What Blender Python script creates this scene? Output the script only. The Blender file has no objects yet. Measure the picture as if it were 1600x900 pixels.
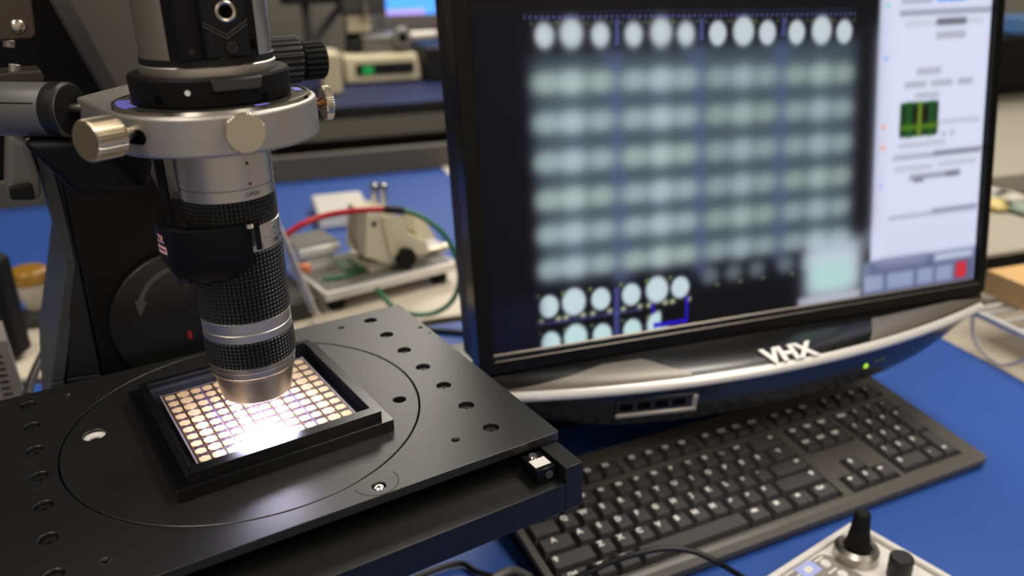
import bpy, bmesh, math, random
import numpy as np
from mathutils import Matrix, Vector

random.seed(7)
scene = bpy.context.scene
COL = scene.collection
R = math.radians
PI = math.pi

# ------------------------------------------------------------------ camera
CAM_Z = 0.478
PITCH, ROLL, FPX = 0.38851, -0.01847, 1295.69
cp, sp, cr, sr = math.cos(PITCH), math.sin(PITCH), math.cos(ROLL), math.sin(ROLL)
_r = Vector((1, 0, 0)); _f = Vector((0, cp, -sp)); _u = _r.cross(_f)
C_R = cr * _r + sr * _u
C_U = -sr * _r + cr * _u
C_F = _f
CAM = Vector((0, 0, CAM_Z))
cam_data = bpy.data.cameras.new('camera')
cam = bpy.data.objects.new('camera', cam_data)
COL.objects.link(cam)
cam.matrix_world = Matrix(((C_R.x, C_U.x, -C_F.x, 0), (C_R.y, C_U.y, -C_F.y, 0), (C_R.z, C_U.z, -C_F.z, CAM_Z), (0, 0, 0, 1)))
cam_data.sensor_width = 36
cam_data.lens = FPX / 1600 * 36
cam_data.clip_start = 0.02
cam_data.dof.use_dof = True
cam_data.dof.focus_distance = 0.455
cam_data.dof.aperture_fstop = 5.6
scene.camera = cam

# ------------------------------------------------------------------ world, exposure, lamps
world = bpy.data.worlds.new('world')
scene.world = world
world.use_nodes = True
world.node_tree.nodes['Background'].inputs[0].default_value = (0.9, 0.95, 1.0, 1)
world.node_tree.nodes['Background'].inputs[1].default_value = 0.02
scene.view_settings.view_transform = 'Standard'
scene.view_settings.look = 'None'
scene.view_settings.gamma = 1
scene.view_settings.use_curve_mapping = False
scene.view_settings.exposure = 0.0
# ceiling panels: desk-frame x, y, half width, half depth, watts
CEILING_LAMPS = [(1.10, 0.90, 0.30, 0.60, 25.0), (0.95, 3.20, 0.60, 0.60, 42.0), (-0.80, 0.10, 0.30, 0.60, 8.0), (1.40, -0.80, 0.30, 0.60, 16.0), (-1.10, -1.00, 0.30, 0.40, 17.0)]
LAMP_COLOR = (1.0, 0.93, 0.84)
RING_WATTS = 0.21


# ------------------------------------------------------------------ frames
def frame(o, x, y, z):
    o, x, y, z = Vector(o), Vector(x), Vector(y), Vector(z)
    return Matrix(((x.x, y.x, z.x, o.x), (x.y, y.y, z.y, o.y), (x.z, y.z, z.z, o.z), (0, 0, 0, 1)))


def yaw_frame(o, a):
    return frame(o, (math.cos(a), math.sin(a), 0), (-math.sin(a), math.cos(a), 0), (0, 0, 1))


I4 = Matrix.Identity(4)
SF = yaw_frame((-0.159898, 0.433444, 0), R(31.21768))          # microscope stage
DF = yaw_frame((0, 0, 0), R(17.5))                              # desk direction
AX = Vector((-0.1460, 0.4168, 0)); LAT = Vector((0.9413, 0.3376, 0)).normalized(); TO = Vector((0.3376, -0.9413, 0)).normalized()
BF = frame(AX, LAT, -TO, (0, 0, 1))                             # lens axis: x right, y away, z up
_h = Vector((math.cos(R(17.5)), math.sin(R(17.5)), 0)); _b = Vector((-math.sin(R(17.5)), math.cos(R(17.5)), 0))
_v = Vector((0, 0, 1)) * math.cos(R(9)) + _b * math.sin(R(9))
P0 = Vector((-0.0173, 0.626, 0.1603))
MF = frame(P0, _h, _v, _h.cross(_v))                            # screen plane: x right, y up, z to viewer
NF = frame(P0, _h, _b, (0, 0, 1))                               # console body: x right, y back, z up from screen foot
ka, kt = R(24.4878), R(6.50858)
KX = Vector((math.cos(ka), math.sin(ka), 0)); KY = Vector((-math.sin(ka) * math.cos(kt), math.cos(ka) * math.cos(kt), math.sin(kt)))
KO = Vector((0.0061646, 0.590788, 0.0258582))
KF = frame(KO, KX, KY, KX.cross(KY))                            # keyboard top plane


def ray(x, y):
    return ((x - 800) / FPX) * C_R - ((y - 450) / FPX) * C_U + C_F


def at_z(x, y, z):
    w = ray(x, y); t = (z - CAM_Z) / w.z
    return CAM + w * t


def at_plane(x, y, F, axis, val):
    n = Vector((F[0][axis], F[1][axis], F[2][axis])); p = F.translation + n * val
    w = ray(x, y)
    return CAM + w * ((p - CAM).dot(n) / w.dot(n))


def local(F, p):
    return F.inverted() @ p


# ------------------------------------------------------------------ materials
def lin(c):
    c = c / 255.0
    return c / 12.92 if c <= 0.04045 else ((c + 0.055) / 1.055) ** 2.4


def rgb(r, g, b):
    return (lin(r), lin(g), lin(b), 1)


MATS = {}


def mat(name, col, rough=0.5, metal=0.0, spec=0.5, emit=0.0, ecol=None, trans=0.0, alpha=1.0, noise=0.0, nscale=40.0, bump=0.0, bscale=300.0, coat=0.0, aniso=0.0):
    if name in MATS:
        return MATS[name]
    m = bpy.data.materials.new(name)
    m.use_nodes = True
    nt = m.node_tree
    b = nt.nodes['Principled BSDF']
    c = rgb(*col)
    b.inputs['Base Color'].default_value = c
    b.inputs['Roughness'].default_value = rough
    b.inputs['Metallic'].default_value = metal
    b.inputs['Specular IOR Level'].default_value = spec
    b.inputs['Transmission Weight'].default_value = trans
    b.inputs['Alpha'].default_value = alpha
    b.inputs['Coat Weight'].default_value = coat
    b.inputs['Anisotropic'].default_value = aniso
    if emit:
        b.inputs['Emission Color'].default_value = rgb(*(ecol or col))
        b.inputs['Emission Strength'].default_value = emit
    if noise or bump:
        tc = nt.nodes.new('ShaderNodeTexCoord')
    if noise:
        n = nt.nodes.new('ShaderNodeTexNoise'); n.inputs['Scale'].default_value = nscale; n.inputs['Detail'].default_value = 4
        mx = nt.nodes.new('ShaderNodeMix'); mx.data_type = 'RGBA'
        mx.inputs['A'].default_value = tuple(x * (1 - noise) for x in c[:3]) + (1,)
        mx.inputs['B'].default_value = tuple(min(1, x * (1 + noise)) for x in c[:3]) + (1,)
        nt.links.new(tc.outputs['Object'], n.inputs['Vector'])
        nt.links.new(n.outputs['Fac'], mx.inputs['Factor'])
        nt.links.new(mx.outputs['Result'], b.inputs['Base Color'])
    if bump:
        n2 = nt.nodes.new('ShaderNodeTexNoise'); n2.inputs['Scale'].default_value = bscale; n2.inputs['Detail'].default_value = 3
        bp = nt.nodes.new('ShaderNodeBump'); bp.inputs['Strength'].default_value = bump; bp.inputs['Distance'].default_value = 0.0005
        nt.links.new(tc.outputs['Object'], n2.inputs['Vector'])
        nt.links.new(n2.outputs['Fac'], bp.inputs['Height'])
        nt.links.new(bp.outputs['Normal'], b.inputs['Normal'])
    MATS[name] = m
    return m


M_ANOD = mat('black anodised plate', (18, 18, 18), 0.40, spec=0.9, noise=0.12, nscale=30, bump=0.08, bscale=2500)
M_ANOD2 = mat('black anodised block', (9, 9, 9), 0.46, spec=0.45, bump=0.05, bscale=2500)
M_BLACK = mat('black plastic', (16, 16, 16), 0.45, spec=0.4)
M_BLACKM = mat('matte black', (10, 10, 10), 0.7, spec=0.25)
M_HOLE = mat('hole black', (4, 4, 4), 0.9, spec=0.05)
M_RUB = mat('knurled rubber', (26, 26, 26), 0.42, spec=0.5)
M_STAND = mat('stand paint black', (9, 9, 10), 0.55, spec=0.18)
M_STANDG = mat('stand paint grey', (82, 78, 74), 0.5, spec=0.4)
M_LEG = mat('stand edge grey', (60, 62, 66), 0.5, spec=0.4)
M_SILV = mat('satin aluminium', (196, 190, 182), 0.36, 1.0, bump=0.05, bscale=900)
M_SILV2 = mat('bright aluminium', (204, 196, 186), 0.4, 1.0)
M_BEAD = mat('bead blasted aluminium', (176, 170, 164), 0.45, 0.85, bump=0.12, bscale=2200)
M_CHROME = mat('chrome', (225, 222, 215), 0.12, 1.0)
M_NICK = mat('nickel', (205, 195, 175), 0.28, 1.0)
M_BRASS = mat('brass thread', (150, 110, 70), 0.35, 1.0)
M_SCREW = mat('dark steel screw', (70, 68, 66), 0.35, 0.9)
M_WHITE = mat('white print', (215, 212, 206), 0.6)
M_RED = mat('red paint', (130, 20, 18), 0.5)
M_TXT = mat('black print', (20, 20, 20), 0.6)
M_GREY = mat('grey print', (120, 118, 114), 0.6)
M_PURP = mat('violet print', (120, 120, 225), 0.5)
M_DIAL = mat('dial glass', (70, 68, 66), 0.12, 0.3)
M_GLASS_D = mat('front lens', (8, 8, 14), 0.05, spec=0.7)
M_TRAY = mat('tray black plastic', (12, 12, 13), 0.25, spec=0.5)
M_SUB = mat('chip substrate', (46, 34, 28), 0.35, spec=0.4, noise=0.3, nscale=220)
M_PAD = mat('gold tan pads', (200, 174, 136), 0.4, 0.2)
M_GOLD = mat('small gold dots', (205, 165, 90), 0.3, 0.7)
M_EDGE = mat('chip edge', (150, 145, 150), 0.4, 0.4, noise=0.6, nscale=900)
M_SEP = mat('violet chip line', (80, 66, 120), 0.4)
M_MAT = mat('blue bench mat', (46, 83, 160), 0.42, spec=0.35, noise=0.06, nscale=6)
M_LAM = mat('beige laminate', (214, 202, 184), 0.45, noise=0.04, nscale=9)
M_EDGEB = mat('black table edge', (14, 14, 14), 0.6)
M_LEGM = mat('grey table steel', (92, 92, 92), 0.5, 0.2)
M_KB = mat('keyboard case', (82, 79, 75), 0.5, spec=0.4, bump=0.15, bscale=1500)
M_KBF = mat('keyboard front strip', (84, 80, 75), 0.36, spec=0.5, bump=0.08, bscale=1500)
M_KEY = mat('keycap', (66, 66, 67), 0.55, spec=0.4, bump=0.1, bscale=1800)
M_WELL = mat('key well', (16, 16, 16), 0.8, spec=0.2)
M_LEGEND = mat('key legend', (240, 238, 234), 0.6)
M_BEZ = mat('monitor gloss black', (9, 9, 9), 0.25, spec=0.2)
M_BEZ2 = mat('highlighted monitor lip', (120, 112, 104), 0.35, 0.5)  # the lip's bevel highlight is put into this grey
M_FASC = mat('fascia gloss black', (14, 13, 13), 0.22, spec=0.6)
M_FPANEL = mat('fascia grey panel', (120, 114, 106), 0.38, 0.5)
M_BAND = mat('silver band', (232, 228, 222), 0.3, 0.25)
M_BODY = mat('console body gloss', (24, 25, 30), 0.18, spec=0.8)
M_CABLE = mat('black cable', (12, 12, 13), 0.4, spec=0.5)
M_CTRLW = mat('white plastic', (214, 210, 204), 0.4)
M_CTRLG = mat('grey control face', (128, 122, 116), 0.5)
M_CARD = mat('cardboard', (206, 168, 116), 0.8, spec=0.1, noise=0.06, nscale=30)
M_CARDS = mat('cardboard side', (178, 138, 84), 0.8, spec=0.1, noise=0.06, nscale=30)
M_WIRE = mat('chromed wire', (206, 206, 204), 0.4, 0.35)
M_BEIGE = mat('beige enamel', (212, 204, 178), 0.45)
M_BEIGE2 = mat('cream instrument', (206, 196, 164), 0.5)
M_WALL2 = mat('pale wall paint', (214, 208, 198), 0.85, spec=0.1, noise=0.03, nscale=5)
M_WALL = mat('wall paint', (116, 111, 101), 0.85, spec=0.1, noise=0.03, nscale=5)
M_FLOOR = mat('floor vinyl', (84, 79, 72), 0.6, noise=0.1, nscale=14)
M_CEIL = mat('ceiling tile', (150, 147, 140), 0.9, spec=0.1, noise=0.04, nscale=60)
M_PAPER = mat('paper', (226, 220, 208), 0.8)


# ------------------------------------------------------------------ object helpers
WM = {}


def put(o, M):
    o.matrix_world = M
    WM[o.name] = M.copy()


def tag(o, label=None, cat=None, group=None, kind=None):
    if label: o['label'] = label
    if cat: o['category'] = cat
    if group: o['group'] = group
    if kind: o['kind'] = kind
    return o


def thing(name, label, cat, M=I4, group=None):
    o = bpy.data.objects.new(name, None)
    o.empty_display_size = 0.02
    COL.objects.link(o)
    put(o, M)
    return tag(o, label, cat, group)


def shade(me, ang=32):
    for p in me.polygons:
        p.use_smooth = True
    try:
        me.set_sharp_from_angle(angle=R(ang))
    except Exception:
        pass


def obj(name, bm, m, parent=None, F=I4, bev=0.0, smooth=True, segs=2, ang=32, label=None, cat=None, group=None, kind=None, origin=None):
    """bm is in frame F; parts share their parent's transform; free things sit at their own base."""
    bm.transform(F)
    if parent is not None:
        B = WM[parent.name]
    else:
        if origin is None:
            xs = [v.co for v in bm.verts]
            cx = sum(v.x for v in xs) / len(xs); cy = sum(v.y for v in xs) / len(xs); cz = min(v.z for v in xs)
            origin = Vector((cx, cy, cz))
        a = math.atan2(F[1][0], F[0][0])
        B = yaw_frame(origin, a)
    bm.transform(B.inverted())
    bmesh.ops.recalc_face_normals(bm, faces=bm.faces[:])
    me = bpy.data.meshes.new(name)
    bm.to_mesh(me); bm.free()
    for q in (m if isinstance(m, (list, tuple)) else [m]):
        me.materials.append(q)
    if smooth:
        shade(me, ang)
    o = bpy.data.objects.new(name, me)
    COL.objects.link(o)
    if parent is not None:
        o.parent = parent
        WM[o.name] = B
    else:
        put(o, B)
    if bev:
        md = o.modifiers.new('bevel', 'BEVEL'); md.width = bev; md.segments = segs; md.limit_method = 'ANGLE'; md.angle_limit = R(30)
        md.harden_normals = False
    return tag(o, label, cat, group, kind)


def BM():
    return bmesh.new()


def box(bm, x0, x1, y0, y1, z0, z1, mi=0):
    v = [bm.verts.new(c) for c in ((x0, y0, z0), (x1, y0, z0), (x1, y1, z0), (x0, y1, z0), (x0, y0, z1), (x1, y0, z1), (x1, y1, z1), (x0, y1, z1))]
    for f in ((3, 2, 1, 0), (4, 5, 6, 7), (0, 1, 5, 4), (1, 2, 6, 5), (2, 3, 7, 6), (3, 0, 4, 7)):
        bm.faces.new([v[i] for i in f]).material_index = mi
    return bm


def hexa(bm, bot, top, mi=0):
    n = len(bot)
    a = [bm.verts.new(p) for p in bot]; b = [bm.verts.new(p) for p in top]
    bm.faces.new(a[::-1]).material_index = mi; bm.faces.new(b).material_index = mi
    for i in range(n):
        j = (i + 1) % n
        bm.faces.new((a[i], a[j], b[j], b[i])).material_index = mi
    return bm


def prism(bm, poly, z0, z1, inset_top=0.0, mi=0):
    top = poly
    if inset_top:
        cx = sum(p[0] for p in poly) / len(poly); cy = sum(p[1] for p in poly) / len(poly)
        top = []
        for x, y in poly:
            d = math.hypot(x - cx, y - cy); k = (d - inset_top) / d
            top.append((cx + (x - cx) * k, cy + (y - cy) * k))
    return hexa(bm, [(x, y, z0) for x, y in poly], [(x, y, z1) for x, y in top], mi)


def circ(cx, cy, r, n=32, a0=0.0):
    return [(cx + r * math.cos(a0 + 2 * PI * i / n), cy + r * math.sin(a0 + 2 * PI * i / n)) for i in range(n)]


def rrect(x0, x1, y0, y1, r, n=5):
    pts = []
    for cx, cy, a in ((x1 - r, y0 + r, -90), (x1 - r, y1 - r, 0), (x0 + r, y1 - r, 90), (x0 + r, y0 + r, 180)):
        for i in range(n + 1):
            t = R(a + 90 * i / n); pts.append((cx + r * math.cos(t), cy + r * math.sin(t)))
    return pts


def plate(bm, outer, holes, z0, z1, mi=0):
    """flat plate with through holes"""
    for z, flip in ((z0, 1), (z1, 0)):
        edges = []
        for lp in [outer] + holes:
            vs = [bm.verts.new((x, y, z)) for x, y in lp]
            edges += [bm.edges.new((vs[i], vs[(i + 1) % len(vs)])) for i in range(len(vs))]
        bmesh.ops.triangle_fill(bm, use_beauty=True, use_dissolve=False, edges=edges)
    for lp in [outer] + holes:
        n = len(lp)
        for i in range(n):
            a, b = lp[i], lp[(i + 1) % n]
            bm.faces.new([bm.verts.new(c) for c in ((a[0], a[1], z0), (b[0], b[1], z0), (b[0], b[1], z1), (a[0], a[1], z1))])
    bmesh.ops.remove_doubles(bm, verts=bm.verts[:], dist=1e-6)
    for f in bm.faces: f.material_index = mi
    return bm


def lathe(bm, prof, n=96, cx=0, cy=0, a0=0.0, a1=2 * PI, caps=True, mi=0):
    """prof: list of (r, z); closed loop around z"""
    full = abs(a1 - a0 - 2 * PI) < 1e-6
    m = n if full else n + 1
    rows = []
    for r, z in prof:
        if r < 1e-7:
            rows.append([bm.verts.new((cx, cy, z))] * m)
        else:
            rows.append([bm.verts.new((cx + r * math.cos(a0 + (a1 - a0) * i / n), cy + r * math.sin(a0 + (a1 - a0) * i / n), z)) for i in range(m)])
    for k in range(len(rows) - 1):
        for i in range(n):
            j = (i + 1) % m
            q = []
            for w in (rows[k][i], rows[k][j], rows[k + 1][j], rows[k + 1][i]):
                if w not in q: q.append(w)
            if len(q) > 2:
                try: bm.faces.new(q).material_index = mi
                except ValueError: pass
    if caps and full:
        for k in (0, -1):
            if prof[k][0] > 1e-7:
                try: bm.faces.new(rows[k]).material_index = mi
                except ValueError: pass
    return bm


def along(d, o=(0, 0, 0)):
    """matrix taking local z to direction d at o"""
    q = Vector(d).normalized().to_track_quat('Z', 'Y')
    return Matrix.Translation(Vector(o)) @ q.to_matrix().to_4x4()


def cyl(bm, o, d, r, L, n=32, r2=None, ch=0.0, mi=0):
    b = BM()
    r2 = r if r2 is None else r2
    if ch:
        lathe(b, [(r - ch, 0), (r, ch), (r2, L - ch), (r2 - ch, L)], n)
    else:
        lathe(b, [(r, 0), (r2, L)], n)
    b.transform(along(d, o))
    for f in b.faces: f.material_index = mi
    add(bm, b)
    return bm


def add(bm, b):
    mp = {v: bm.verts.new(v.co) for v in b.verts}
    for f in b.faces:
        try: bm.faces.new([mp[v] for v in f.verts]).material_index = f.material_index
        except ValueError: pass
    b.free()
    return bm


def smooth_path(pts, k=8):
    P = [Vector(p) for p in pts]
    out = []
    for i in range(len(P) - 1):
        a = P[max(i - 1, 0)]; b = P[i]; c = P[i + 1]; d = P[min(i + 2, len(P) - 1)]
        for s in range(k):
            t = s / k
            out.append(0.5 * ((2 * b) + (c - a) * t + (2 * a - 5 * b + 4 * c - d) * t * t + (3 * b - a - 3 * c + d) * t ** 3))
    out.append(P[-1])
    return out


def tube(bm, pts, r, n=12, k=8, mi=0):
    P = smooth_path(pts, k) if k > 1 else [Vector(p) for p in pts]
    rings = []
    up = Vector((0.01, 0.02, 1))
    for i, p in enumerate(P):
        t = (P[min(i + 1, len(P) - 1)] - P[max(i - 1, 0)]).normalized()
        s = t.cross(up)
        if s.length < 1e-3: s = t.cross(Vector((1, 0, 0)))
        s.normalize(); w = s.cross(t)
        rings.append([bm.verts.new(p + r * (math.cos(2 * PI * j / n) * s + math.sin(2 * PI * j / n) * w)) for j in range(n)])
    for a, b in zip(rings, rings[1:]):
        for j in range(n):
            bm.faces.new((a[j], a[(j + 1) % n], b[(j + 1) % n], b[j])).material_index = mi
    bm.faces.new(rings[0][::-1]); bm.faces.new(rings[-1])
    return bm


def ribbed(bm, o, d, r, L, ribs=30, depth=0.0006, ch=0.0006):
    """knurled thumb knob: alternating radius around its axis"""
    b = BM()
    n = ribs * 4
    def ring(rr, z, mod):
        return [b.verts.new(((rr - (depth if (mod and i % 4 in (2, 3)) else 0)) * math.cos(2 * PI * i / n), (rr - (depth if (mod and i % 4 in (2, 3)) else 0)) * math.sin(2 * PI * i / n), z)) for i in range(n)]
    rows = [ring(r - ch, 0, False), ring(r, ch, True), ring(r, L - ch, True), ring(r - ch, L, False)]
    for k in range(3):
        for i in range(n):
            b.faces.new((rows[k][i], rows[k][(i + 1) % n], rows[k + 1][(i + 1) % n], rows[k + 1][i]))
    b.faces.new(rows[0][::-1]); b.faces.new(rows[3])
    b.transform(along(d, o))
    return add(bm, b)


def knurl(bm, r, z0, z1, nu, nv, h):
    """diamond knurl: a small pyramid in every cell"""
    g = [[bm.verts.new((r * math.cos(2 * PI * i / nu), r * math.sin(2 * PI * i / nu), z0 + (z1 - z0) * k / nv)) for i in range(nu)] for k in range(nv + 1)]
    for k in range(nv):
        for i in range(nu):
            a = 2 * PI * (i + .5) / nu; z = z0 + (z1 - z0) * (k + .5) / nv
            q = (g[k][i], g[k][(i + 1) % nu], g[k + 1][(i + 1) % nu], g[k + 1][i])
            t = [bm.verts.new((Vector(w.co) * 0.38 + Vector((r * math.cos(a), r * math.sin(a), z)) * 0.62) * 1.0) for w in q]
            for w in t:
                s = (r + h) / math.hypot(w.co.x, w.co.y); w.co.x *= s; w.co.y *= s
            bm.faces.new(t)
            for j in range(4):
                bm.faces.new((q[j], q[(j + 1) % 4], t[(j + 1) % 4], t[j]))
    return bm


def text_bm(s, size, ext=0.0001, align='CENTER', shear=0.0, bold=0.0):
    cu = bpy.data.curves.new('txt', 'FONT')
    cu.body = s; cu.size = size; cu.extrude = ext; cu.align_x = align; cu.align_y = 'CENTER'; cu.resolution_u = 2; cu.shear = shear; cu.offset = bold
    to = bpy.data.objects.new('txt', cu)
    COL.objects.link(to)
    dg = bpy.context.evaluated_depsgraph_get()
    me = bpy.data.meshes.new_from_object(to.evaluated_get(dg))
    b = BM(); b.from_mesh(me)
    bpy.data.objects.remove(to); bpy.data.meshes.remove(me); bpy.data.curves.remove(cu)
    return b


def slab(w, h, z0, z1, rnd=0.0, n=24):
    """thin label in slices so that it follows a curved face; w, h half sizes"""
    b = BM(); cols = []
    for i in range(n + 1):
        x = -w + 2 * w * i / n
        hh = h
        if rnd and abs(x) > w - rnd: hh = h - rnd + math.sqrt(max(0, rnd * rnd - (abs(x) - w + rnd) ** 2)) + 1e-6
        cols.append([b.verts.new(c) for c in ((x, -hh, z0), (x, hh, z0), (x, hh, z1), (x, -hh, z1))])
    for p, q in zip(cols, cols[1:]):
        for k in range(4): b.faces.new((p[k], q[k], q[(k + 1) % 4], p[(k + 1) % 4]))
    b.faces.new(cols[0]); b.faces.new(cols[-1])
    return b


def wrap(b, r, phi, z):
    """lay a flat xy mesh onto the barrel at angle phi (degrees right of the viewer side), height z"""
    for v in b.verts:
        a = R(phi) + v.co.x / r
        rr = r + v.co.z
        zz = z + v.co.y
        v.co = Vector((rr * math.sin(a), -rr * math.cos(a), zz))
    return b


# ------------------------------------------------------------------ room
X0, X1, Y0, Y1, ZF, ZC = -2.4, 2.7, -1.6, 4.1, -0.76, 1.95


def struct(name, bm, m, F=DF):
    return obj(name, bm, m, None, F, smooth=False, kind='structure')


struct('floor', box(BM(), X0, X1, Y0, Y1, ZF - 0.05, ZF), M_FLOOR)
struct('ceiling', box(BM(), X0, X1, Y0, Y1, ZC, ZC + 0.05), M_CEIL)
struct('wall_back', box(BM(), X0, X1, Y1, Y1 + 0.08, ZF, ZC), M_WALL)
struct('wall_front', box(BM(), X0, X1, Y0 - 0.08, Y0, ZF, ZC), M_WALL2)
struct('wall_left', box(BM(), X0 - 0.08, X0, Y0, Y1, ZF, ZC), M_WALL)
struct('wall_right', box(BM(), X1, X1 + 0.08, Y0, Y1, ZF, ZC), M_WALL)
struct('baseboard_back', box(BM(), X0, X1, Y1 - 0.012, Y1, ZF, ZF + 0.1), M_EDGEB)

M_DIFF = mat('lamp diffuser', (255, 246, 230), 0.6, emit=3.0)
M_LFR = mat('lamp frame', (200, 200, 196), 0.5)
for (lx, ly, hw, hd, wt) in CEILING_LAMPS:
    t = thing('ceiling_light', 'flush rectangular ceiling light panel above the lab benches', 'ceiling light', DF @ Matrix.Translation((lx, ly, ZC)), 'ceiling light panels')
    b = BM()
    box(b, lx - hw - .02, lx + hw + .02, ly - hd - .02, ly - hd, ZC - .02, ZC); box(b, lx - hw - .02, lx + hw + .02, ly + hd, ly + hd + .02, ZC - .02, ZC)
    box(b, lx - hw - .02, lx - hw, ly - hd, ly + hd, ZC - .02, ZC); box(b, lx + hw, lx + hw + .02, ly - hd, ly + hd, ZC - .02, ZC)
    obj('light_frame', b, M_LFR, t, DF, smooth=False)
    obj('diffuser', box(BM(), lx - hw, lx + hw, ly - hd, ly + hd, ZC - .012, ZC - .004), M_DIFF, t, DF, smooth=False)
    ld = bpy.data.lights.new('panel_lamp', 'AREA'); ld.shape = 'RECTANGLE'; ld.size = 2 * hw; ld.size_y = 2 * hd; ld.energy = wt; ld.color = LAMP_COLOR
    lo = bpy.data.objects.new('panel_lamp', ld); COL.objects.link(lo); lo.parent = t
    lo.location = (0, 0, -0.03)


# ------------------------------------------------------------------ tables
def table(name, label, cat, x0, x1, y0, y1, top, thick=0.03, legs=(), F=DF, m_top=M_LAM, apron=None, edge=M_EDGEB):
    t = thing(name, label, cat, F @ Matrix.Translation(((x0 + x1) / 2, (y0 + y1) / 2, ZF)))
    obj('tabletop', box(BM(), x0, x1, y0, y1, top - 0.006, top), m_top, t, F, smooth=False, bev=.001)
    obj('edge_band', box(BM(), x0 + .002, x1 - .002, y0 + .002, y1 - .002, top - thick, top - 0.006), edge, t, F, smooth=False)
    for lx, ly in legs:
        obj('leg', box(BM(), lx - .025, lx + .025, ly - .025, ly + .025, ZF, top - thick), M_LEGM, t, F, smooth=False, bev=.003)
    return t


desk = table('lab_desk', 'beige laminate desk under the blue mat with monitor and keyboard', 'desk', -1.05, 1.62, -0.35, 1.03, -0.003, 0.045, [(-.95, -.25), (1.5, -.25), (-.95, .92), (1.5, .92)], m_top=mat('dimly lit laminate', (178, 168, 152), .45, noise=.04, nscale=9))  # laminate colour darkened to stand for the dimmer light on this desk
obj('desk_mat', plate(BM(), rrect(-0.98, 0.823, -0.3, 1.022, 0.004, 2), [], -0.003, 0.0), M_MAT, None, DF, smooth=False,
    label='blue mat covering the desk under the keyboard and monitor', cat='mat')
btab = table('lab_table', 'pale laminate table behind the microscope carrying the probe station', 'table', -1.6, 0.62, 1.052, 1.888, -0.003, 0.06, [(-1.5, 1.12), (.55, 1.12), (-1.5, 1.82), (.55, 1.82)])
obj('back_rail', box(BM(), -1.6, .62, 1.889, 1.915, -.10, .055), mat('rail grey brown', (76, 71, 62), .6), btab, DF, smooth=False, bev=.003)
obj('table_mat', plate(BM(), rrect(-1.58, 0.60, 1.227, 1.886, 0.004, 2), [], -0.003, 0.0), M_MAT, None, DF, smooth=False,
    label='blue mat on the pale table behind the probe station', cat='mat')
bench = table('lab_bench', 'long dark lab bench with grey rail against the back wall', 'bench', -2.3, 2.3, 2.84, 3.98, -0.003, 0.035, [(-2.2, 2.95), (-.75, 2.95), (.05, 2.95), (1.2, 2.95)], m_top=mat('bench mat navy', (22, 32, 76), .5))
obj('apron', box(BM(), -2.28, 2.28, 2.85, 2.88, -.115, -.045), mat('apron grey', (110, 106, 98), .55), bench, DF, smooth=False, bev=.004)
obj('back_panel', box(BM(), -2.28, 2.28, 3.7, 3.72, ZF + .05, -.05), mat('bench back grey', (50, 47, 42), .7), bench, DF, smooth=False)

obj('paper_sheet', box(BM(), .235, .42, .845, .936, 0.0, 0.0012), M_PAPER, None, DF, smooth=False,
    label='white paper lying on the blue mat behind the monitor edge', cat='paper')
pa = local(DF, at_z(690, 262, 0)); pb = local(DF, at_z(735, 285, 0))
obj('paper_sheet', box(BM(), pa.x, pa.x + .22, pb.y - .02, pa.y + .01, 0.0, 0.0015), M_PAPER, None, DF, smooth=False,
    label='white paper at the far right corner of the back table', cat='paper')

# ------------------------------------------------------------------ microscope stand and stage
SC = thing('microscope', 'black digital microscope stand with flat stage and silver lens ring', 'microscope', SF)
ZT = 0.22
hx = [0.1163, -0.1119]
hy = [0.0003 + 0.0301 * (3 - i) - 0.0002 for i in range(7)]
holes = []
cb = []
for x in hx:
    for y in hy:
        cb.append((x, y)); holes.append(circ(x, y, 0.0047, 28))
small = [(0.0928, -0.0905, .0022), (0.0929, 0.0903, .0022), (-0.0899, 0.0900, .0022), (-0.0910, -0.0920, .0022), (0.1424, 0.0580, .0017), (0.1437, 0.0458, .0009)]
for x, y, r in small: holes.append(circ(x, y, r, 20))
SCX, SCY = 0.0374, -0.1030
holes.append(circ(SCX, SCY + .001, 0.0042, 28))
holes.append(circ(0, 0, 0.10285, 160))
# keep the screw hole clear of the turntable opening
holes[-2] = circ(0.0385, -0.1075, 0.0038, 28)
b = plate(BM(), rrect(-0.1475, 0.1472, -0.1155, 0.1068, 0.0018, 3), holes, ZT - 0.0055, ZT)
obj('stage_plate', b, M_ANOD, SC, SF, bev=0.0004, segs=1, ang=20)
b = plate(BM(), circ(0, 0, 0.1019, 160), [circ(0.085, -0.0308, 0.0040, 28), circ(-0.0816, 0.0299, 0.0063, 32)], ZT - 0.0055, ZT - 0.0001)
tt = obj('turntable', b, M_ANOD, SC, SF, bev=0.0003, segs=1, ang=20)
b = BM(); lathe(b, [(0.0034, ZT - .0054), (0.0062, ZT - .0054), (0.0062, ZT - .0020), (0.0054, ZT - .0024), (0.0036, ZT - .0034), (0.0034, ZT - .0054)], 32, -0.0816, 0.0299, caps=False)
obj('bushing', b, M_CTRLW, SC, SF, label='white bushing')
b = BM(); lathe(b, [(0, ZT - .0045), (.0034, ZT - .0045)], 24, -.0816, .0299, caps=False); obj('bushing_bore', b, M_HOLE, SC, SF, smooth=False)
b = BM(); lathe(b, [(0.1019, ZT - .0035), (0.10285, ZT - .0035)], 160, caps=False)
obj('groove', b, M_HOLE, SC, SF, smooth=False)
for x, y in cb:
    b = BM(); lathe(b, [(0.0, ZT - .0030), (0.0008, ZT - .0030), (0.0009, ZT - .0022), (0.0041, ZT - .0022), (0.0043, ZT - .0026), (0.0043, ZT - .0054)], 28, x, y, caps=False)
    s = obj('cap_screw', b, M_SCREW, SC, SF)
    b = BM(); lathe(b, [(0, ZT - .00215), (0.0008, ZT - .00215)], 12, x, y, caps=False)
    obj('socket', b, M_HOLE, s, SF, smooth=False)
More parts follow.
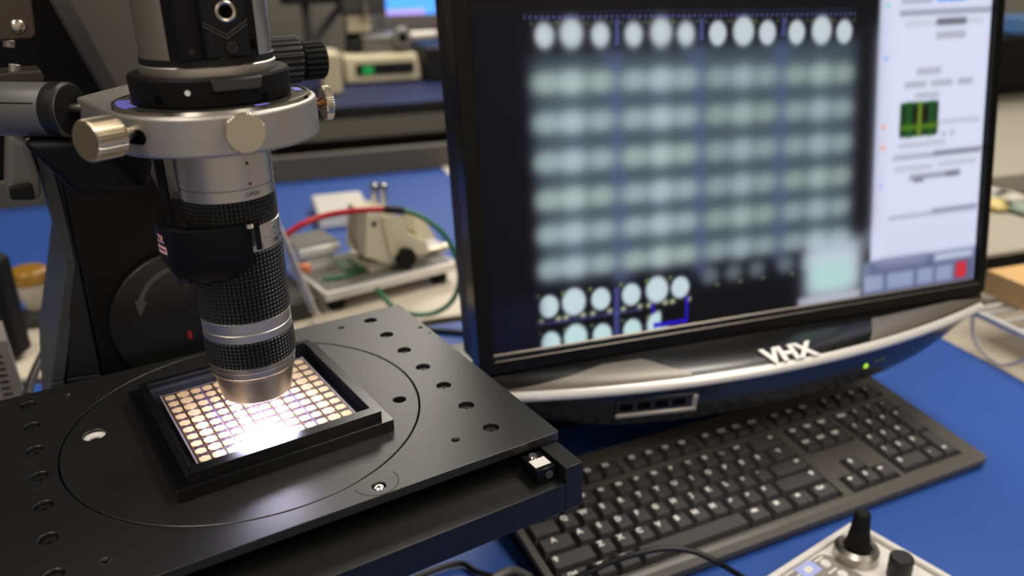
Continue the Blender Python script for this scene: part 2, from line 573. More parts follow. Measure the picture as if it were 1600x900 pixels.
for x, y, r in small[:4]:
    b = BM(); lathe(b, [(r * .75, ZT - .0015), (r, ZT - .0002), (r * 1.12, ZT + .0001), (r * 1.2, ZT)], 24, x, y, caps=False)
    obj('threaded_hole', b, M_SCREW, SC, SF)
b = BM(); lathe(b, [(0, ZT - .0006), (0.0022, ZT - .0006), (0.0033, ZT - .0016), (0.0034, ZT - .005)], 28, 0.0385, -0.1075, caps=False)
s = obj('clamp_screw', b, M_CHROME, SC, SF)
b = BM(); box(b, .0385 - .0016, .0385 + .0016, -.1075 - .0003, -.1075 + .0003, ZT - .0007, ZT - .0005); box(b, .0385 - .0003, .0385 + .0003, -.1075 - .0016, -.1075 + .0016, ZT - .0007, ZT - .0005)
b.transform(SF.inverted() @ SF); obj('cross_slot', b, M_HOLE, s, SF, smooth=False)
# arc line of the clamp pad around that screw
b = BM()
arc = []
for i in range(60):
    a = 2 * PI * i / 60; x, y = 0.0385 + 0.0118 * math.cos(a), -0.1035 + 0.0118 * math.sin(a)
    if math.hypot(x, y) > 0.1029 and y > -0.1152: arc.append((a, x, y))
arc.sort(key=lambda q: math.atan2(q[2] + .1035, q[1] - .0385) if True else 0)
lathe(b, [(0.0116, ZT + .00003), (0.0120, ZT + .00003)], 48, 0.0385, -0.1035, R(-178), R(18), caps=False)
obj('clamp_pad_line', b, M_HOLE, SC, SF, smooth=False)

# lower carriage: block with a channel along its front and a raised lip at its right end
ZB0, ZFL, ZR = 0.186, 0.2043, 0.2143
b = BM(); box(b, -0.19, 0.1340, -0.141, 0.110, ZB0, ZFL)
box(b, 0.1340, 0.1455, -0.141, 0.110, ZB0, ZR)
obj('stage_carriage', b, M_ANOD2, SC, SF, bev=0.0006, segs=2)
b = BM(); box(b, -0.17, 0.122, -0.098, 0.104, ZFL, ZT - 0.0056)
obj('slide_rail', b, M_BLACKM, SC, SF, bev=.0005)
# limit sensor in the channel
b = BM(); box(b, 0.1195, 0.1315, -0.1345, -0.1175, ZFL, ZR - .0005)
s = obj('limit_sensor', b, M_BEZ, SC, SF, bev=.0005)
obj('white_sticker', box(BM(), .1205, .1305, -.1315, -.1240, ZR - .0005, ZR - .0003), M_WHITE, s, SF, smooth=False)
b = BM(); lathe(b, [(0, ZR + .0003), (.0022, ZR + .0003), (.0028, ZR - .0005)], 20, .1255, -.1205, caps=False)
obj('sensor_screw', b, M_CHROME, s, SF)
b = BM(); cyl(b, (.1270, -.1346, .2095), (0, -1, 0), .0024, .0008, 18)
obj('sensor_lens', b, M_DIAL, s, SF)
# body below
b = BM(); box(b, -0.17, 0.0, -0.05, 0.13, 0.10, ZB0); box(b, -0.16, -0.01, 0.0, 0.2, 0.0, 0.10)
obj('stand_base', b, M_STAND, SC, SF, bev=.004)
# tilting column behind the stage
fx = lambda x, y, v: local(SF, at_plane(x, y, SF, 1, v))
b = BM()
hexa(b, [(-.068, .142, 0), (.058, .142, 0), (.058, .25, 0), (-.068, .25, 0)], [(-.064, .142, .365), (.058, .142, .365), (.058, .25, .365), (-.064, .25, .365)])
obj('column', b, M_STAND, SC, SF, bev=.002)
b = BM()   # grey side cheek with a kink, flaring into the foot
prof = [(-.0715, .36), (-.0685, .288), (-.0945, .205), (-.112, .10), (-.120, 0.0)]
prof2 = [(-.064, .36), (-.0655, .288), (-.067, .205), (-.067, .10), (-.067, 0.0)]
for i in range(4):
    (xa, za), (xb, zb) = prof[i], prof[i + 1]; (xc, zc), (xd, zd) = prof2[i], prof2[i + 1]
    hexa(b, [(xb, .150, zb), (xd, .143, zd), (xd, .26, zd), (xb, .26, zb)], [(xa, .150, za), (xc, .143, za), (xc, .26, za), (xa, .26, za)])
obj('column_cheek', b, mat('stand paint dark grey', (27, 28, 30), .5, spec=.3), SC, SF, smooth=False, bev=.0012)
b = BM()
for i in range(4):
    (xa, za), (xb, zb) = prof[i], prof[i + 1]
    hexa(b, [(xb - .004, .147, zb), (xb + .0045, .1465, zb), (xb + .0045, .26, zb), (xb - .004, .26, zb)], [(xa - .004, .147, za), (xa + .0045, .1465, za), (xa + .0045, .26, za), (xa - .004, .26, za)])
obj('column_edge_strip', b, M_LEG, SC, SF, smooth=False, bev=.0008)
# tilt dial with a curved arrow
dc = fx(292, 494, .140)
b = BM(); cyl(b, (dc.x, .142, dc.z), (0, -1, 0), .051, .006, 72, ch=.001)
dl = obj('tilt_dial', b, M_BLACK, SC, SF)
b = BM()
ra, rb = .0285, .0318
ac = fx(290, 478, .1358)
pts_o = [(ac.x + rb * math.cos(R(a)), ac.z + rb * math.sin(R(a))) for a in range(88, 161, 6)]
pts_i = [(ac.x + ra * math.cos(R(a)), ac.z + ra * math.sin(R(a))) for a in range(160, 87, -6)]
head = [(ac.x + .0345 * math.cos(R(160)), ac.z + .0345 * math.sin(R(160))), (ac.x + .0305 * math.cos(R(182)), ac.z + .0305 * math.sin(R(182))), (ac.x + .0262 * math.cos(R(160)), ac.z + .0262 * math.sin(R(160)))]
hexa(b, [(x, .1358, z) for x, z in pts_o + pts_i], [(x, .1355, z) for x, z in pts_o + pts_i])
hexa(b, [(x, .1358, z) for x, z in head], [(x, .1355, z) for x, z in head])
obj('arrow_mark', b, mat('dim arrow print', (70, 70, 70), .6), dl, SF, smooth=False)
rp = fx(297, 523, .1358)
obj('red_mark', box(BM(), rp.x - .0013, rp.x + .0013, .1354, .1359, rp.z - .003, rp.z + .003), M_RED, dl, SF, smooth=False)
# upper carriage of the stand: black block, grey arm plate with slanted chamfered edge
b = BM(); box(b, -.108, .052, .162, .27, .345, .62)
obj('stand_head', b, M_STAND, SC, SF, bev=.003)
poly = [(-.0515, .47), (-.0475, .452), (-.0065, .326), (.050, .318), (.050, .60), (-.0515, .60)]
inn = [(-.0435, .47), (-.0395, .453), (.0005, .332), (.050, .324), (.050, .60), (-.0435, .60)]
b = BM(); hexa(b, [(x, .160, z) for x, z in poly], [(x, .128, z) for x, z in poly])
hexa(b, [(x, .128, z) for x, z in poly], [(x, .120, z) for x, z in inn])
obj('arm_plate', b, M_STANDG, SC, SF, smooth=False, bev=.0008)
# focus knobs on the right of the arm
kc = local(SF, at_plane(448, 96, SF, 1, .105))
b = BM(); ribbed(b, (kc.x - .022, .105, kc.z + .001), (1, 0, 0), .0155, .030, 22, .0012, .0015)
kn = obj('coarse_focus_knob', b, M_BLACK, SC, SF, ang=20)
b = BM(); ribbed(b, (kc.x + .009, .105, kc.z - .0005), (1, 0, 0), .0128, .016, 20, .0011, .0015)
obj('fine_focus_knob', b, M_STAND, kn, SF, ang=20)
b = BM(); cyl(b, (.03, .105, kc.z), (1, 0, 0), .008, kc.x - .05, 24); box(b, .02, .05, .095, .125, kc.z - .02, kc.z + .02)
obj('knob_shaft', b, M_BLACKM, SC, SF)

# lens ring holder (frame BF: x right, y away, z up)
ZH0, ZH1 = 0.3925, 0.4115
def hull(pts):
    pts = sorted(set(pts))
    def half(ps):
        h = []
        for p in ps:
            while len(h) > 1 and (h[-1][0] - h[-2][0]) * (p[1] - h[-2][1]) - (h[-1][1] - h[-2][1]) * (p[0] - h[-2][0]) <= 0: h.pop()
            h.append(p)
        return h[:-1]
    return half(pts) + half(pts[::-1])
HR = .0495
outl = hull([(round(x, 5), round(y, 5)) for x, y in circ(0, 0, HR, 96)] + [(-.066, .038), (-.0625, .046), (-.040, .085), (.02, .085)])
b = plate(BM(), outl, [circ(0, 0, .030, 64)], ZH0, ZH1)
ho = obj('lens_ring_holder', b, M_BEAD, SC, BF, bev=.0016, segs=3, ang=25)
b = BM(); lathe(b, [(.030, ZH1 + .0002), (.0378, ZH1 + .0014), (.0440, ZH1 + .0014), (.0450, ZH1 + .0011), (.0455, ZH1 + .0001)], 96, caps=False)
dr = obj('dial_ring', b, M_DIAL, ho, BF)
b = BM(); lathe(b, [(.0446, ZH1), (.0450, ZH1 + .0018), (.0466, ZH1 + .0016), (.0472, ZH1)], 96, caps=False)
obj('chrome_rim', b, M_CHROME, ho, BF)
for r0_, r1_, a0_, a1_ in ((.0382, .0446, 172, 208), (.0392, .0430, -2, 14), (.0405, .0436, -66, -56)):
    b = BM(); lathe(b, [(r0_, ZH1 + .0016), (r1_, ZH1 + .0016)], 12, 0, 0, R(a0_), R(a1_), caps=False)
    obj('violet_mark', b, M_PURP, ho, BF, smooth=False)
# dark slot where the left clamp screw enters
b = BM()
add(b, wrap(slab(.0085, .0034, -.0005, .0001, .0033), HR, -49, .4023))
obj('screw_slot', b, M_HOLE, ho, BF)
kd = Vector((-.74, -.66, 0.03)).normalized()
kp = local(BF, at_plane(181, 212, BF, 1, -.038))
b = BM(); ribbed(b, kp, kd, .0092, .0150, 34, .0007, .0007)
kb_ = obj('clamp_knob', b, M_NICK, ho, BF, ang=20)
b = BM(); cyl(b, kp - kd * .019, kd, .0030, .0195, 24)
obj('screw_shaft', b, M_NICK, kb_, BF)
def disc_knob(phi, r, L, gap, z):
    a = R(phi); d = Vector((math.sin(a), -math.cos(a), 0))
    b = BM(); ribbed(b, d * (HR + gap) + Vector((0, 0, z)), d, r, L, 42, .0006, .0006)
    k = obj('disc_knob', b, M_NICK, ho, BF, ang=20)
    b = BM(); cyl(b, d * (HR - .001) + Vector((0, 0, z)), d, .0026, gap + .0015, 20)
    obj('screw_shaft', b, M_BRASS, k, BF)
disc_knob(11, .0092, .0032, .0045, .4040)
disc_knob(97, .0090, .0042, .0045, .4045)
# black grip motor on the left with its threaded rod
gd = Vector((.86, -.51, 0)).normalized()
gc = local(BF, at_plane(112, 172, BF, 1, .038))
b = BM(); lathe(b, [(.0118, -.075), (.0138, -.071), (.0138, -.002), (.0128, 0)], 72); b.transform(along(gd, gc))
gm = obj('tilt_lock_handle', b, mat('dark grey handle', (84, 83, 82), .38, spec=.5), SC, BF)
b = BM(); lathe(b, [(.0140, -.0090), (.01415, -.0085), (.01415, -.0015), (.0136, -.0008), (.0128, -.0002)], 72, caps=False); b.transform(along(gd, gc))
obj('end_collar', b, M_BLACK, gm, BF)
b = BM(); cyl(b, gc - gd * .0004, gd, .0127, .0008, 64); obj('end_face', b, M_BLACKM, gm, BF)
b = BM(); cyl(b, gc + gd * .0003 + Vector((0, 0, .001)), gd, .0024, .012, 24); obj('threaded_rod', b, M_NICK, gm, BF)
b = BM()
for i in range(7): cyl(b, gc + gd * (.0123 + .0012 * i) + Vector((0, 0, .001)), gd, .0029, .0007, 20)
cyl(b, gc + gd * .0123 + Vector((0, 0, .001)), gd, .0022, .0088, 20)
obj('rod_thread', b, M_BRASS, gm, BF)
b = BM(); side = gd.cross(Vector((0, 0, 1)))
for q in (-1,):
    o1 = gc + side * .0138 * .93 + Vector((0, 0, .0052)); hexa(b, [o1 - gd * .07, o1 - gd * .011, o1 - gd * .011 + Vector((0, 0, .0005)), o1 - gd * .07 + Vector((0, 0, .0005))], [o1 - gd * .07 + side * .0002, o1 - gd * .011 + side * .0002, o1 - gd * .011 + side * .0002 + Vector((0, 0, .0005)), o1 - gd * .07 + side * .0002 + Vector((0, 0, .0005))])
obj('seam', b, M_HOLE, gm, BF, smooth=False)
b = BM(); hexa(b, [(gc.x - .006, gc.y - .002, gc.z - .045), (gc.x + .03, gc.y - .002, gc.z - .045), (gc.x + .03, gc.y + .05, gc.z - .045), (gc.x - .006, gc.y + .05, gc.z - .045)], [(gc.x - .026, gc.y - .004, gc.z - .0142), (gc.x + .008, gc.y - .004, gc.z - .0142), (gc.x + .03, gc.y + .05, gc.z - .0142), (gc.x - .026, gc.y + .05, gc.z - .0142)])
obj('handle_bracket', b, M_STAND, SC, BF, bev=.004)
# small plates, posts and screws beside it at the far left
def plane_poly(pts, v, th, m, name, parent=SC, bev=.001):
    P = [local(SF, at_plane(x, y, SF, 1, v)) for x, y in pts]
    b = BM(); hexa(b, [p + Vector((0, th, 0)) for p in P], P)
    return obj(name, b, m, parent, SF, smooth=False, bev=bev)
M_BRK = mat('bracket grey brown', (74, 66, 60), .35, .4)
plane_poly([(-60, -60), (42, -60), (56, 54), (50, 61), (-60, 68)], .088, .004, M_BRK, 'side_bracket')
p = fx(28, 41, .0878)
b = BM(); b2 = BM(); lathe(b2, [(.0040, 0), (.0040, .0008), (.0034, .0018), (.0020, .0026), (0, .0028)], 32); b2.transform(along((0, -1, 0), (p.x, .088, p.z))); add(b, b2)
obj('bracket_screw', b, M_NICK, SC, SF)
for (x, y0, y1, r, nm) in ((14, 62, 74, 9, 0), (23, 100, 114, 9, 0)):
    p = fx(x, y0, .095); q = fx(x, y1, .095)
    b = BM(); cyl(b, q, p - q, .0030, (p - q).length, 24, ch=.0004)
    obj('standoff', b, M_BEAD, SC, SF)
plane_poly([(-40, 118), (64, 110), (70, 122), (68, 132), (-40, 138)], .085, .03, M_BRK, 'lower_bracket')
p = fx(50, 217, .075); q = fx(50, 228, .075)
b = BM(); cyl(b, q, p - q, .0034, (p - q).length, 24, ch=.0004); obj('standoff', b, M_BEAD, SC, SF)
plane_poly([(10, 205), (45, 225), (62, 275), (66, 312), (40, 318), (8, 300)], .130, .03, mat('bracket mid grey', (96, 94, 92), .4, .3), 'rear_foot', bev=.004)
plane_poly([(14, 292), (50, 285), (56, 312), (16, 314)], .125, .004, M_BLACKM, 'rear_pad', bev=.002)

# ------------------------------------------------------------------ zoom lens and camera head (held by the ring)
LN = thing('zoom_lens', 'silver and black zoom lens with camera head pointing down at sample tray', 'lens', BF @ Matrix.Translation((0, 0, .249)))
def lring(name, prof, m, parent=LN, n=128, **kw):
    b = BM(); lathe(b, prof, n, caps=kw.pop('caps', False)); return obj(name, b, m, parent, BF, **kw)
lring('lens_tip', [(.0150, .2495), (.0185, .2490), (.0192, .2496), (.0215, .2635), (.0222, .2640), (.0224, .2655), (.0228, .2660), (.0229, .2690), (.0233, .2695), (.0236, .2722), (.0230, .2726)], M_SILV)
lring('front_glass', [(0, .2520), (.0151, .2505)], M_GLASS_D)
b = BM(); knurl(b, .0231, .2726, .2872, 66, 7, .0010); obj('focus_grip', b, M_RUB, LN, BF, smooth=False)
lring('ring_band', [(.0229, .2872), (.0236, .2876), (.0236, .2918), (.0231, .2922), (.0231, .2930), (.0236, .2934), (.0236, .2985), (.0229, .2990)], M_SILV2)
b = BM(); knurl(b, .0231, .2990, .3366, 66, 17, .0010); obj('zoom_grip', b, M_RUB, LN, BF, smooth=False)
sc_ = lring('scale_ring', [(.0229, .3366), (.0236, .3370), (.0236, .3428), (.0239, .3431), (.0239, .3500), (.0229, .3506)], M_SILV)
b = BM(); knurl(b, .0229, .3506, .3640, 66, 6, .0009); obj('iris_grip', b, M_RUB, LN, BF, smooth=False)
op = lring('iris_ring', [(.0228, .3640), (.0236, .3643), (.0236, .3697), (.0233, .3700), (.0233, .3703)], M_SILV)
bl = lring('barrel', [(.0230, .3703), (.0238, .3706), (.0238, .3926), (.0200, .3927)], M_SILV)
b = BM()
for s, sz, ph, z, r in (('OPEN', .0031, 29, .3670, .0236),): add(b, wrap(text_bm(s, sz), r, ph, z))
obj('scale_print', b, M_TXT, op, BF, smooth=False)
b = BM()
for s, sz, ph, z, r in (('50', .0034, 30, .3392, .0236), ('100', .0032, 58, .3397, .0236), ('150', .0032, 78, .3397, .0236)): add(b, wrap(text_bm(s, sz), r, ph, z))
for ph in (30, 58): add(b, wrap(box(BM(), -.0001, .0001, .0012, .0028, -.0001, .0001), .0236, ph, .3405))
obj('scale_print', b, M_TXT, sc_, BF, smooth=False)
def dot(ph, z, r, rad, m, parent, name='index_dot'):
    b = BM(); c = circ(0, 0, rad, 20); wrap(hexa(b, [(x, y, -.0002) for x, y in c], [(x, y, .0002) for x, y in c]), r, ph, z)
    return obj(name, b, m, parent, BF, smooth=False)
dot(27, .3725, .0238, .0008, M_RED, bl)
dot(28, .3462, .0239, .0010, M_RED, sc_)
dot(52, .2700, .0230, .0008, M_RED, LN)
def screw(ph, z, r, rad, parent):
    s = dot(ph, z, r, rad, M_CHROME, parent, 'small_screw')
    b = BM(); wrap(box(BM(), 0, 0.00001, 0, 0.00001, 0, 0.00001), r, ph, z).free()
    for w, h in ((rad * .65, rad * .16), (rad * .16, rad * .65)): add(b, wrap(box(BM(), -w, w, -h, h, .0001, .0003), r, ph, z))
    obj('cross_slot', b, M_HOLE, s, BF, smooth=False)
screw(26, .3830, .0238, .0015, bl); screw(54, .3468, .0239, .0013, sc_)
b = BM(); add(b, wrap(slab(.0017, .009, -.0001, .0002, 0, 6), .0238, 77, .3815)); obj('white_label', b, M_WHITE, bl, BF, smooth=False)
b = BM()
for i in range(4): add(b, wrap(box(BM(), -.0009, .0009, -.0006, .0006, .0001, .0003), .0238, 77, .3755 + .0038 * i))
obj('label_print', b, M_GREY, bl, BF, smooth=False)
# black clamp cover half wrapped round the barrel, with a post up to the ring
ccx, ccy = -.0075, .002
R_O, A0, A1 = .0305, R(150), R(300)
b = BM(); lathe(b, [(.0240, .3530), (R_O - .001, .3530), (R_O, .3522), (R_O, .3360), (R_O - .0006, .3330), (R_O - .0026, .3290), (.0262, .3255), (.0240, .3240), (.0240, .3530)], 64, ccx, ccy, A0, A1, caps=False)
box(b, .0095, .0122, -.0265, -.0235, .3395, .3528)
cl = obj('clamp_cover', b, M_STAND, LN, BF)
b = BM(); cyl(b, (.0075, -.0268, .3515), (0, 0, 1), .0022, .0026, 20, ch=.0003); obj('cover_screw', b, M_CHROME, cl, BF)
b = BM(); box(b, -.0330, -.0285, .004, .010, .353, .3926); obj('cover_post', b, M_BLACKM, LN, BF, bev=.0006)
b = BM(); cyl(b, (-.0275, -.006, .3195), (0, 0, 1), .0042, .006, 24, ch=.001); obj('cover_foot', b, M_BLACK, LN, BF)
def wrap_c(bm, r, phi, z):
    for v in bm.verts:
        a = R(phi) + v.co.x / r; rr = r + v.co.z; zz = z + v.co.y
        v.co = Vector((ccx + rr * math.sin(a), ccy - rr * math.cos(a), zz))
    return bm
b = wrap_c(text_bm('ZR', .0058), R_O + .0001, -66, .3462); obj('cover_letters', b, mat('pink print', (226, 170, 176), .5), cl, BF, smooth=False)
b = wrap_c(slab(.0048, .0020, -.0002, .00012), R_O, -66, .3408); lb = obj('cover_label', b, mat('pink label', (222, 168, 172), .5), cl, BF, smooth=False)
b = wrap_c(text_bm('ZOOM R', .0020), R_O + .0002, -66, .3408); obj('label_print', b, M_TXT, cl, BF, smooth=False)
# black bayonet flange above the holder
b = BM()
n = 128
for k, (r, z) in enumerate(((.0372, .4130), (.0376, .4142), (.0376, .4250), (.0366, .4262), (.0325, .4262))): pass
lathe(b, [(.0300, .4130), (.0366, .4130), (.0374, .4138), (.0378, .4250), (.0370, .4262), (.0320, .4262)], 96, caps=False)
fl = obj('bayonet_flange', b, M_STAND, LN, BF)
b = wrap(hexa(BM(), [(-.0125, -.0030, 0), (.0120, -.0030, 0), (.0125, .0035, 0), (-.0118, .0035, 0)], [(-.0100, -.0022, .0042), (.0098, -.0022, .0042), (.0118, .0030, .0034), (-.0110, .0030, .0034)]), .0372, 16, .4226)
obj('release_lever', b, M_BLACK, fl, BF, bev=.0006)
dot(-17, .4203, .0376, .0013, M_WHITE, fl, 'white_dot'); dot(-39, .4170, .0375, .0020, M_HOLE, fl, 'side_hole'); dot(37, .416, .0375, .0016, M_HOLE, fl, 'side_hole')
lring('mount_ring', [(.0300, .4255), (.0316, .4258), (.0318, .4300), (.0310, .4306)], M_SILV2)
lring('black_collar', [(.0306, .4306), (.0312, .4308), (.0312, .4336), (.0300, .4340)], M_BLACK)
hd = lring('camera_body', [(.0300, .4333), (.0306, .4338), (.0306, .60), (.0280, .603), (0, .603)], M_SILV)
# black front panel of the camera head
PC = 13
Fp = BF @ Matrix.Rotation(R(PC), 4, 'Z') @ frame((0, -.0268, .4338), (1, 0, 0), (0, 0, 1), (0, -1, 0))
b = BM(); hexa(b, [(x, y, -.004) for x, y in ((-.0225, 0), (.0185, 0), (.0185, .16), (-.0225, .16))], [(x, y, .0042) for x, y in ((-.0195, 0), (.0160, 0), (.0160, .16), (-.0195, .16))])
obj('side_panel', b, M_STAND, LN, Fp, bev=.0006)
b = BM(); box(b, -.0085, .0115, .0005, .16, .004, .0078)
fp = obj('front_block', b, M_BLACKM, LN, Fp, bev=.0008)
mt_line = mat('engraved line', (96, 94, 90), .4)
b = BM()
def chev(y0, sgn):
    for dy in (0, .0016):
        pts = [(-.0085, y0 + dy), (.0015, y0 + dy - sgn * .006), (.0115, y0 + dy)]
        for (xa, ya), (xb, yb) in zip(pts, pts[1:]):
            hexa(b, [(xa, ya, .0078), (xb, yb, .0078), (xb, yb + .00022, .0078), (xa, ya + .00022, .0078)], [(xa, ya, .0080), (xb, yb, .0080), (xb, yb + .00022, .0080), (xa, ya + .00022, .0080)])
chev(.0148, 1); chev(.0280, -1)
obj('chevron_lines', b, mt_line, fp, Fp, smooth=False)
b = BM(); lathe(b, [(.0031, .0060), (.0031, .0080), (.0040, .0083), (.0046, .0080), (.0046, .0070)], 36, .0025, .0205, caps=False); obj('threaded_insert', b, M_NICK, fp, Fp)
b = BM(); lathe(b, [(0, .0081), (.0031, .0081)], 24, .0025, .0205, caps=False); obj('insert_bore', b, M_HOLE, fp, Fp, smooth=False)
b = BM(); lathe(b, [(0, .0081), (.0012, .0081), (.0013, .0089), (.0026, .0089), (.0029, .0084), (.0029, .0070)], 30, .0030, .0050, caps=False); obj('hex_screw', b, mat('hex screw black', (40, 40, 40), .4, .5), fp, Fp)
b = BM(); lathe(b, [(0, .0046), (.0013, .0046), (.0016, .0040)], 20, -.0140, .0038, caps=False); obj('panel_screw', b, mat('hex screw black', (40, 40, 40)), LN, Fp)
obj('panel_slot', box(BM(), .0125, .0150, .0035, .0075, .0040, .0044), M_HOLE, LN, Fp, smooth=False)
# ring light inside the lens tip
ld = bpy.data.lights.new('ring_lamp', 'AREA'); ld.shape = 'DISK'; ld.size = .038; ld.energy = RING_WATTS; ld.color = (.78, .74, 1.0)
lo = bpy.data.objects.new('ring_lamp', ld); COL.objects.link(lo); lo.parent = LN; lo.location = (0, 0, -.001)

# ------------------------------------------------------------------ sample tray and chip
TF = SF @ Matrix.Translation((0.0050, 0.0, ZT)) @ Matrix.Rotation(R(2.0), 4, 'Z')
TR = thing('sample_tray', 'black square plastic tray on the stage holding the chip sheet', 'tray', TF)
b = plate(BM(), rrect(-.0610, .0610, -.0640, .0620, .0012, 3), [], 0, .0070); obj('tray_base', b, M_TRAY, TR, TF, bev=.0007)
b = plate(BM(), rrect(-.0548, .0548, -.0615, .0550, .0010, 3), [rrect(-.0505, .0505, -.0545, .0510, .0008, 2)], .0070, .0135); obj('tray_rim', b, M_TRAY, TR, TF, bev=.0006)
b = plate(BM(), rrect(-.0505, .0505, -.0545, -.0505, .0003, 2), [], .0070, .0110); obj('inner_ledge', b, M_TRAY, TR, TF, bev=.0005)
CFm = TF @ Matrix.Translation((-.0004, -.0038, .0070))
CH = thing('chip_sheet', 'square chip sheet with rows of tan discs lying in the black tray', 'chip sheet', CFm)
H = .0455
obj('substrate', box(BM(), -H, H, -H, H, 0, .0011), M_SUB, CH, CFm, smooth=False)
b = BM()
for i in range(76):
    x = -H + .0006 + i * .0012
    for s in (-1, 1):
        box(b, x, x + .0007, s * (H - .0006) - .0005, s * (H - .0006) + .0005, .0011, .0012)
        box(b, s * (H - .0006) - .0005, s * (H - .0006) + .0005, x, x + .0007, .0011, .0012)
obj('edge_dashes', b, M_EDGE, CH, CFm, smooth=False)
b = BM(); d_ = BM(); s_ = BM()
NR = 10
pitch_y = (2 * H - .003) / NR; gw = (2 * H - .003) / 4
for r_ in range(NR):
    y = -H + .0015 + pitch_y * (r_ + .5)
    for g in range(4):
        gx = -H + .0015 + gw * g
        for c_, (ox, rad) in enumerate(((.0036, .0030), (.0112, .0036), (.0187, .0030))):
            prism(b, circ(gx + ox, y, rad, 28), .0011, .0014)
            for k in range(4):
                a = R(45 + 90 * k); prism(d_, circ(gx + ox + (rad + .0005) * math.cos(a), y + (rad + .0005) * math.sin(a), .00055, 8), .0011, .0013)
for g in range(1, 4): box(s_, -H + .0015 + gw * g - .0005, -H + .0015 + gw * g + .0003, -H, H, .0011, .00115)
for r_ in range(1, NR): box(s_, -H, H, -H + .0015 + pitch_y * r_ - .0002, -H + .0015 + pitch_y * r_ + .0001, .0011, .00113)
obj('disc_pads', b, M_PAD, CH, CFm, smooth=False); obj('gold_dots', d_, M_GOLD, CH, CFm, smooth=False); obj('grid_lines', s_, M_SEP, CH, CFm, smooth=False)

# ------------------------------------------------------------------ console monitor
MN = thing('monitor', 'black console monitor with curved silver front edge showing a grid of discs', 'monitor', NF @ Matrix.Translation((.255, .15, -P0.z)))
W, Hs = .509, .2863
b = plate(BM(), rrect(-.0135, .5185, -.0150, Hs + .016, .006, 4), [[(-.0005, -.0005), (W + .0005, -.0005), (W + .0005, Hs + .0005), (-.0005, Hs + .0005)]], -.02, .006)
obj('bezel', b, M_BEZ, MN, MF, bev=.0015)
b = plate(BM(), rrect(-.0120, .5170, -.0140, Hs + .014, .006, 4), [], -.055, -.006); obj('back_shell', b, M_BLACK, MN, MF, bev=.006)
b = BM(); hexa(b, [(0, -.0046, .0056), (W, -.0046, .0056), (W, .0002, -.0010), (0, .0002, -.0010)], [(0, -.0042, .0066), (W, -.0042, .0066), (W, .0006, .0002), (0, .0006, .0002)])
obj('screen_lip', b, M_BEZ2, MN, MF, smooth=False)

# the picture on the screen, per vertex, in millimetres of screen
nx, ny = 420, 240
xs = np.linspace(0, 509, nx); ys = np.linspace(0, 286.3, ny)
XX, YY = np.meshgrid(xs, ys)
img = np.zeros((ny, nx, 3)) + np.array([9, 9, 14])
def rect(x0, x1, y0, y1, col, soft=0.8, k=1.0):
    m = 1 / (1 + np.exp(-(XX - x0) / soft)) / (1 + np.exp((XX - x1) / soft)) / (1 + np.exp(-(YY - y0) / soft)) / (1 + np.exp((YY - y1) / soft))
    m = np.clip(m, 0, 1)[..., None] * k
    img[:] = img * (1 - m) + np.array(col) * m
def line(x0, y0, x1, y1, w, col, k=1.0, dash=0):
    dx, dy = x1 - x0, y1 - y0; L = math.hypot(dx, dy)
    s = ((XX - x0) * dx + (YY - y0) * dy) / L; dd = np.abs((XX - x0) * dy - (YY - y0) * dx) / L
    m = (1 / (1 + np.exp((dd - w) / .5))) * (s > 0) * (s < L) * k
    if dash: m = m * (0.55 + 0.45 * np.sin(s / dash * 2 * PI))
    m = m[..., None]; img[:] = img * (1 - m) + np.array(col) * m
def blob(cx, cy, rx, ry, col, soft, k=1.0, clip=None):
    d = np.sqrt(((XX - cx) / rx) ** 2 + ((YY - cy) / ry) ** 2)
    m = 1 / (1 + np.exp((d - 1) / soft)) * k
    if clip is not None: m = m * clip
    m = m[..., None]; img[:] = img * (1 - m) + np.array(col) * m
GX = [(61.5, 84.5, 109.5), (139, 164, 187), (217, 242, 265.5), (295, 320.7, 344.5)]  # blob columns and rows converted from image pixel positions to screen mm
ROWY = [256, 219.5, 188, 156.5, 125.5, 96.5, 67]
def skew(x): return -(x - 84) * 0.0325          # the stitched picture sits slightly turned
def lean(x, y): return (y - 256) * 0.035 * (1 - (x - 84) / 260)
# soft middle of the stitched picture
rect(46, 362, 55, 246, (66, 79, 90), 5, 1.0)
for sx in (124, 201, 283): rect(sx - 5 - 6, sx + 5, 40, 248, (74, 86, 120), 3.0, .9)
for ri, ry in enumerate(ROWY):
    for gi, g in enumerate(GX):
        for ci, gx in enumerate(g):
            big = ci == 1
            base = (184, 203, 210) if big else (163, 182, 184)
            if (ri + gi) % 3 == 1: base = tuple(np.array(base) + np.array((3, 1, -8)))
            fade = 1.0 if gi < 2 else .9
            if ri == 0: continue
            yy = ry + skew(gx) * (1 - ri * .06)
            blob(gx + lean(gx, ry), yy, 13 if big else 12.5, 10.2 if big else 9.0, tuple(np.array(base) * fade), .27, .88)
rect(40, 366, 30, 44, (12, 12, 22), 4, 0.9)
# sharp top row
rect(40, 362, 243, 275, (10, 10, 16), 2.5, .55)
for gi, g in enumerate(GX):
    for ci, gx in enumerate(g):
        big = ci == 1
        blob(gx, 256 + skew(gx) + (1.5 if big else 0), 10.6 if big else 8.6, 12.5 if big else 10.5, (198, 210, 216), .09 if gi > 1 else .16, .98)
        for sx in (-1, 1): blob(gx + sx * 10.5, 264 + skew(gx) + 1.5, 1.6, 1.6, (90, 100, 70), .3, .7)
line(44, 271, 356, 262, 1.3, (92, 92, 160), .9, 5); line(44, 275, 356, 266.5, .5, (70, 66, 110), .5)
for sx in (124.6, 202, 282.2): line(sx, 268 + skew(sx) , sx - .5, 246, 2.2, (80, 88, 150), .8)
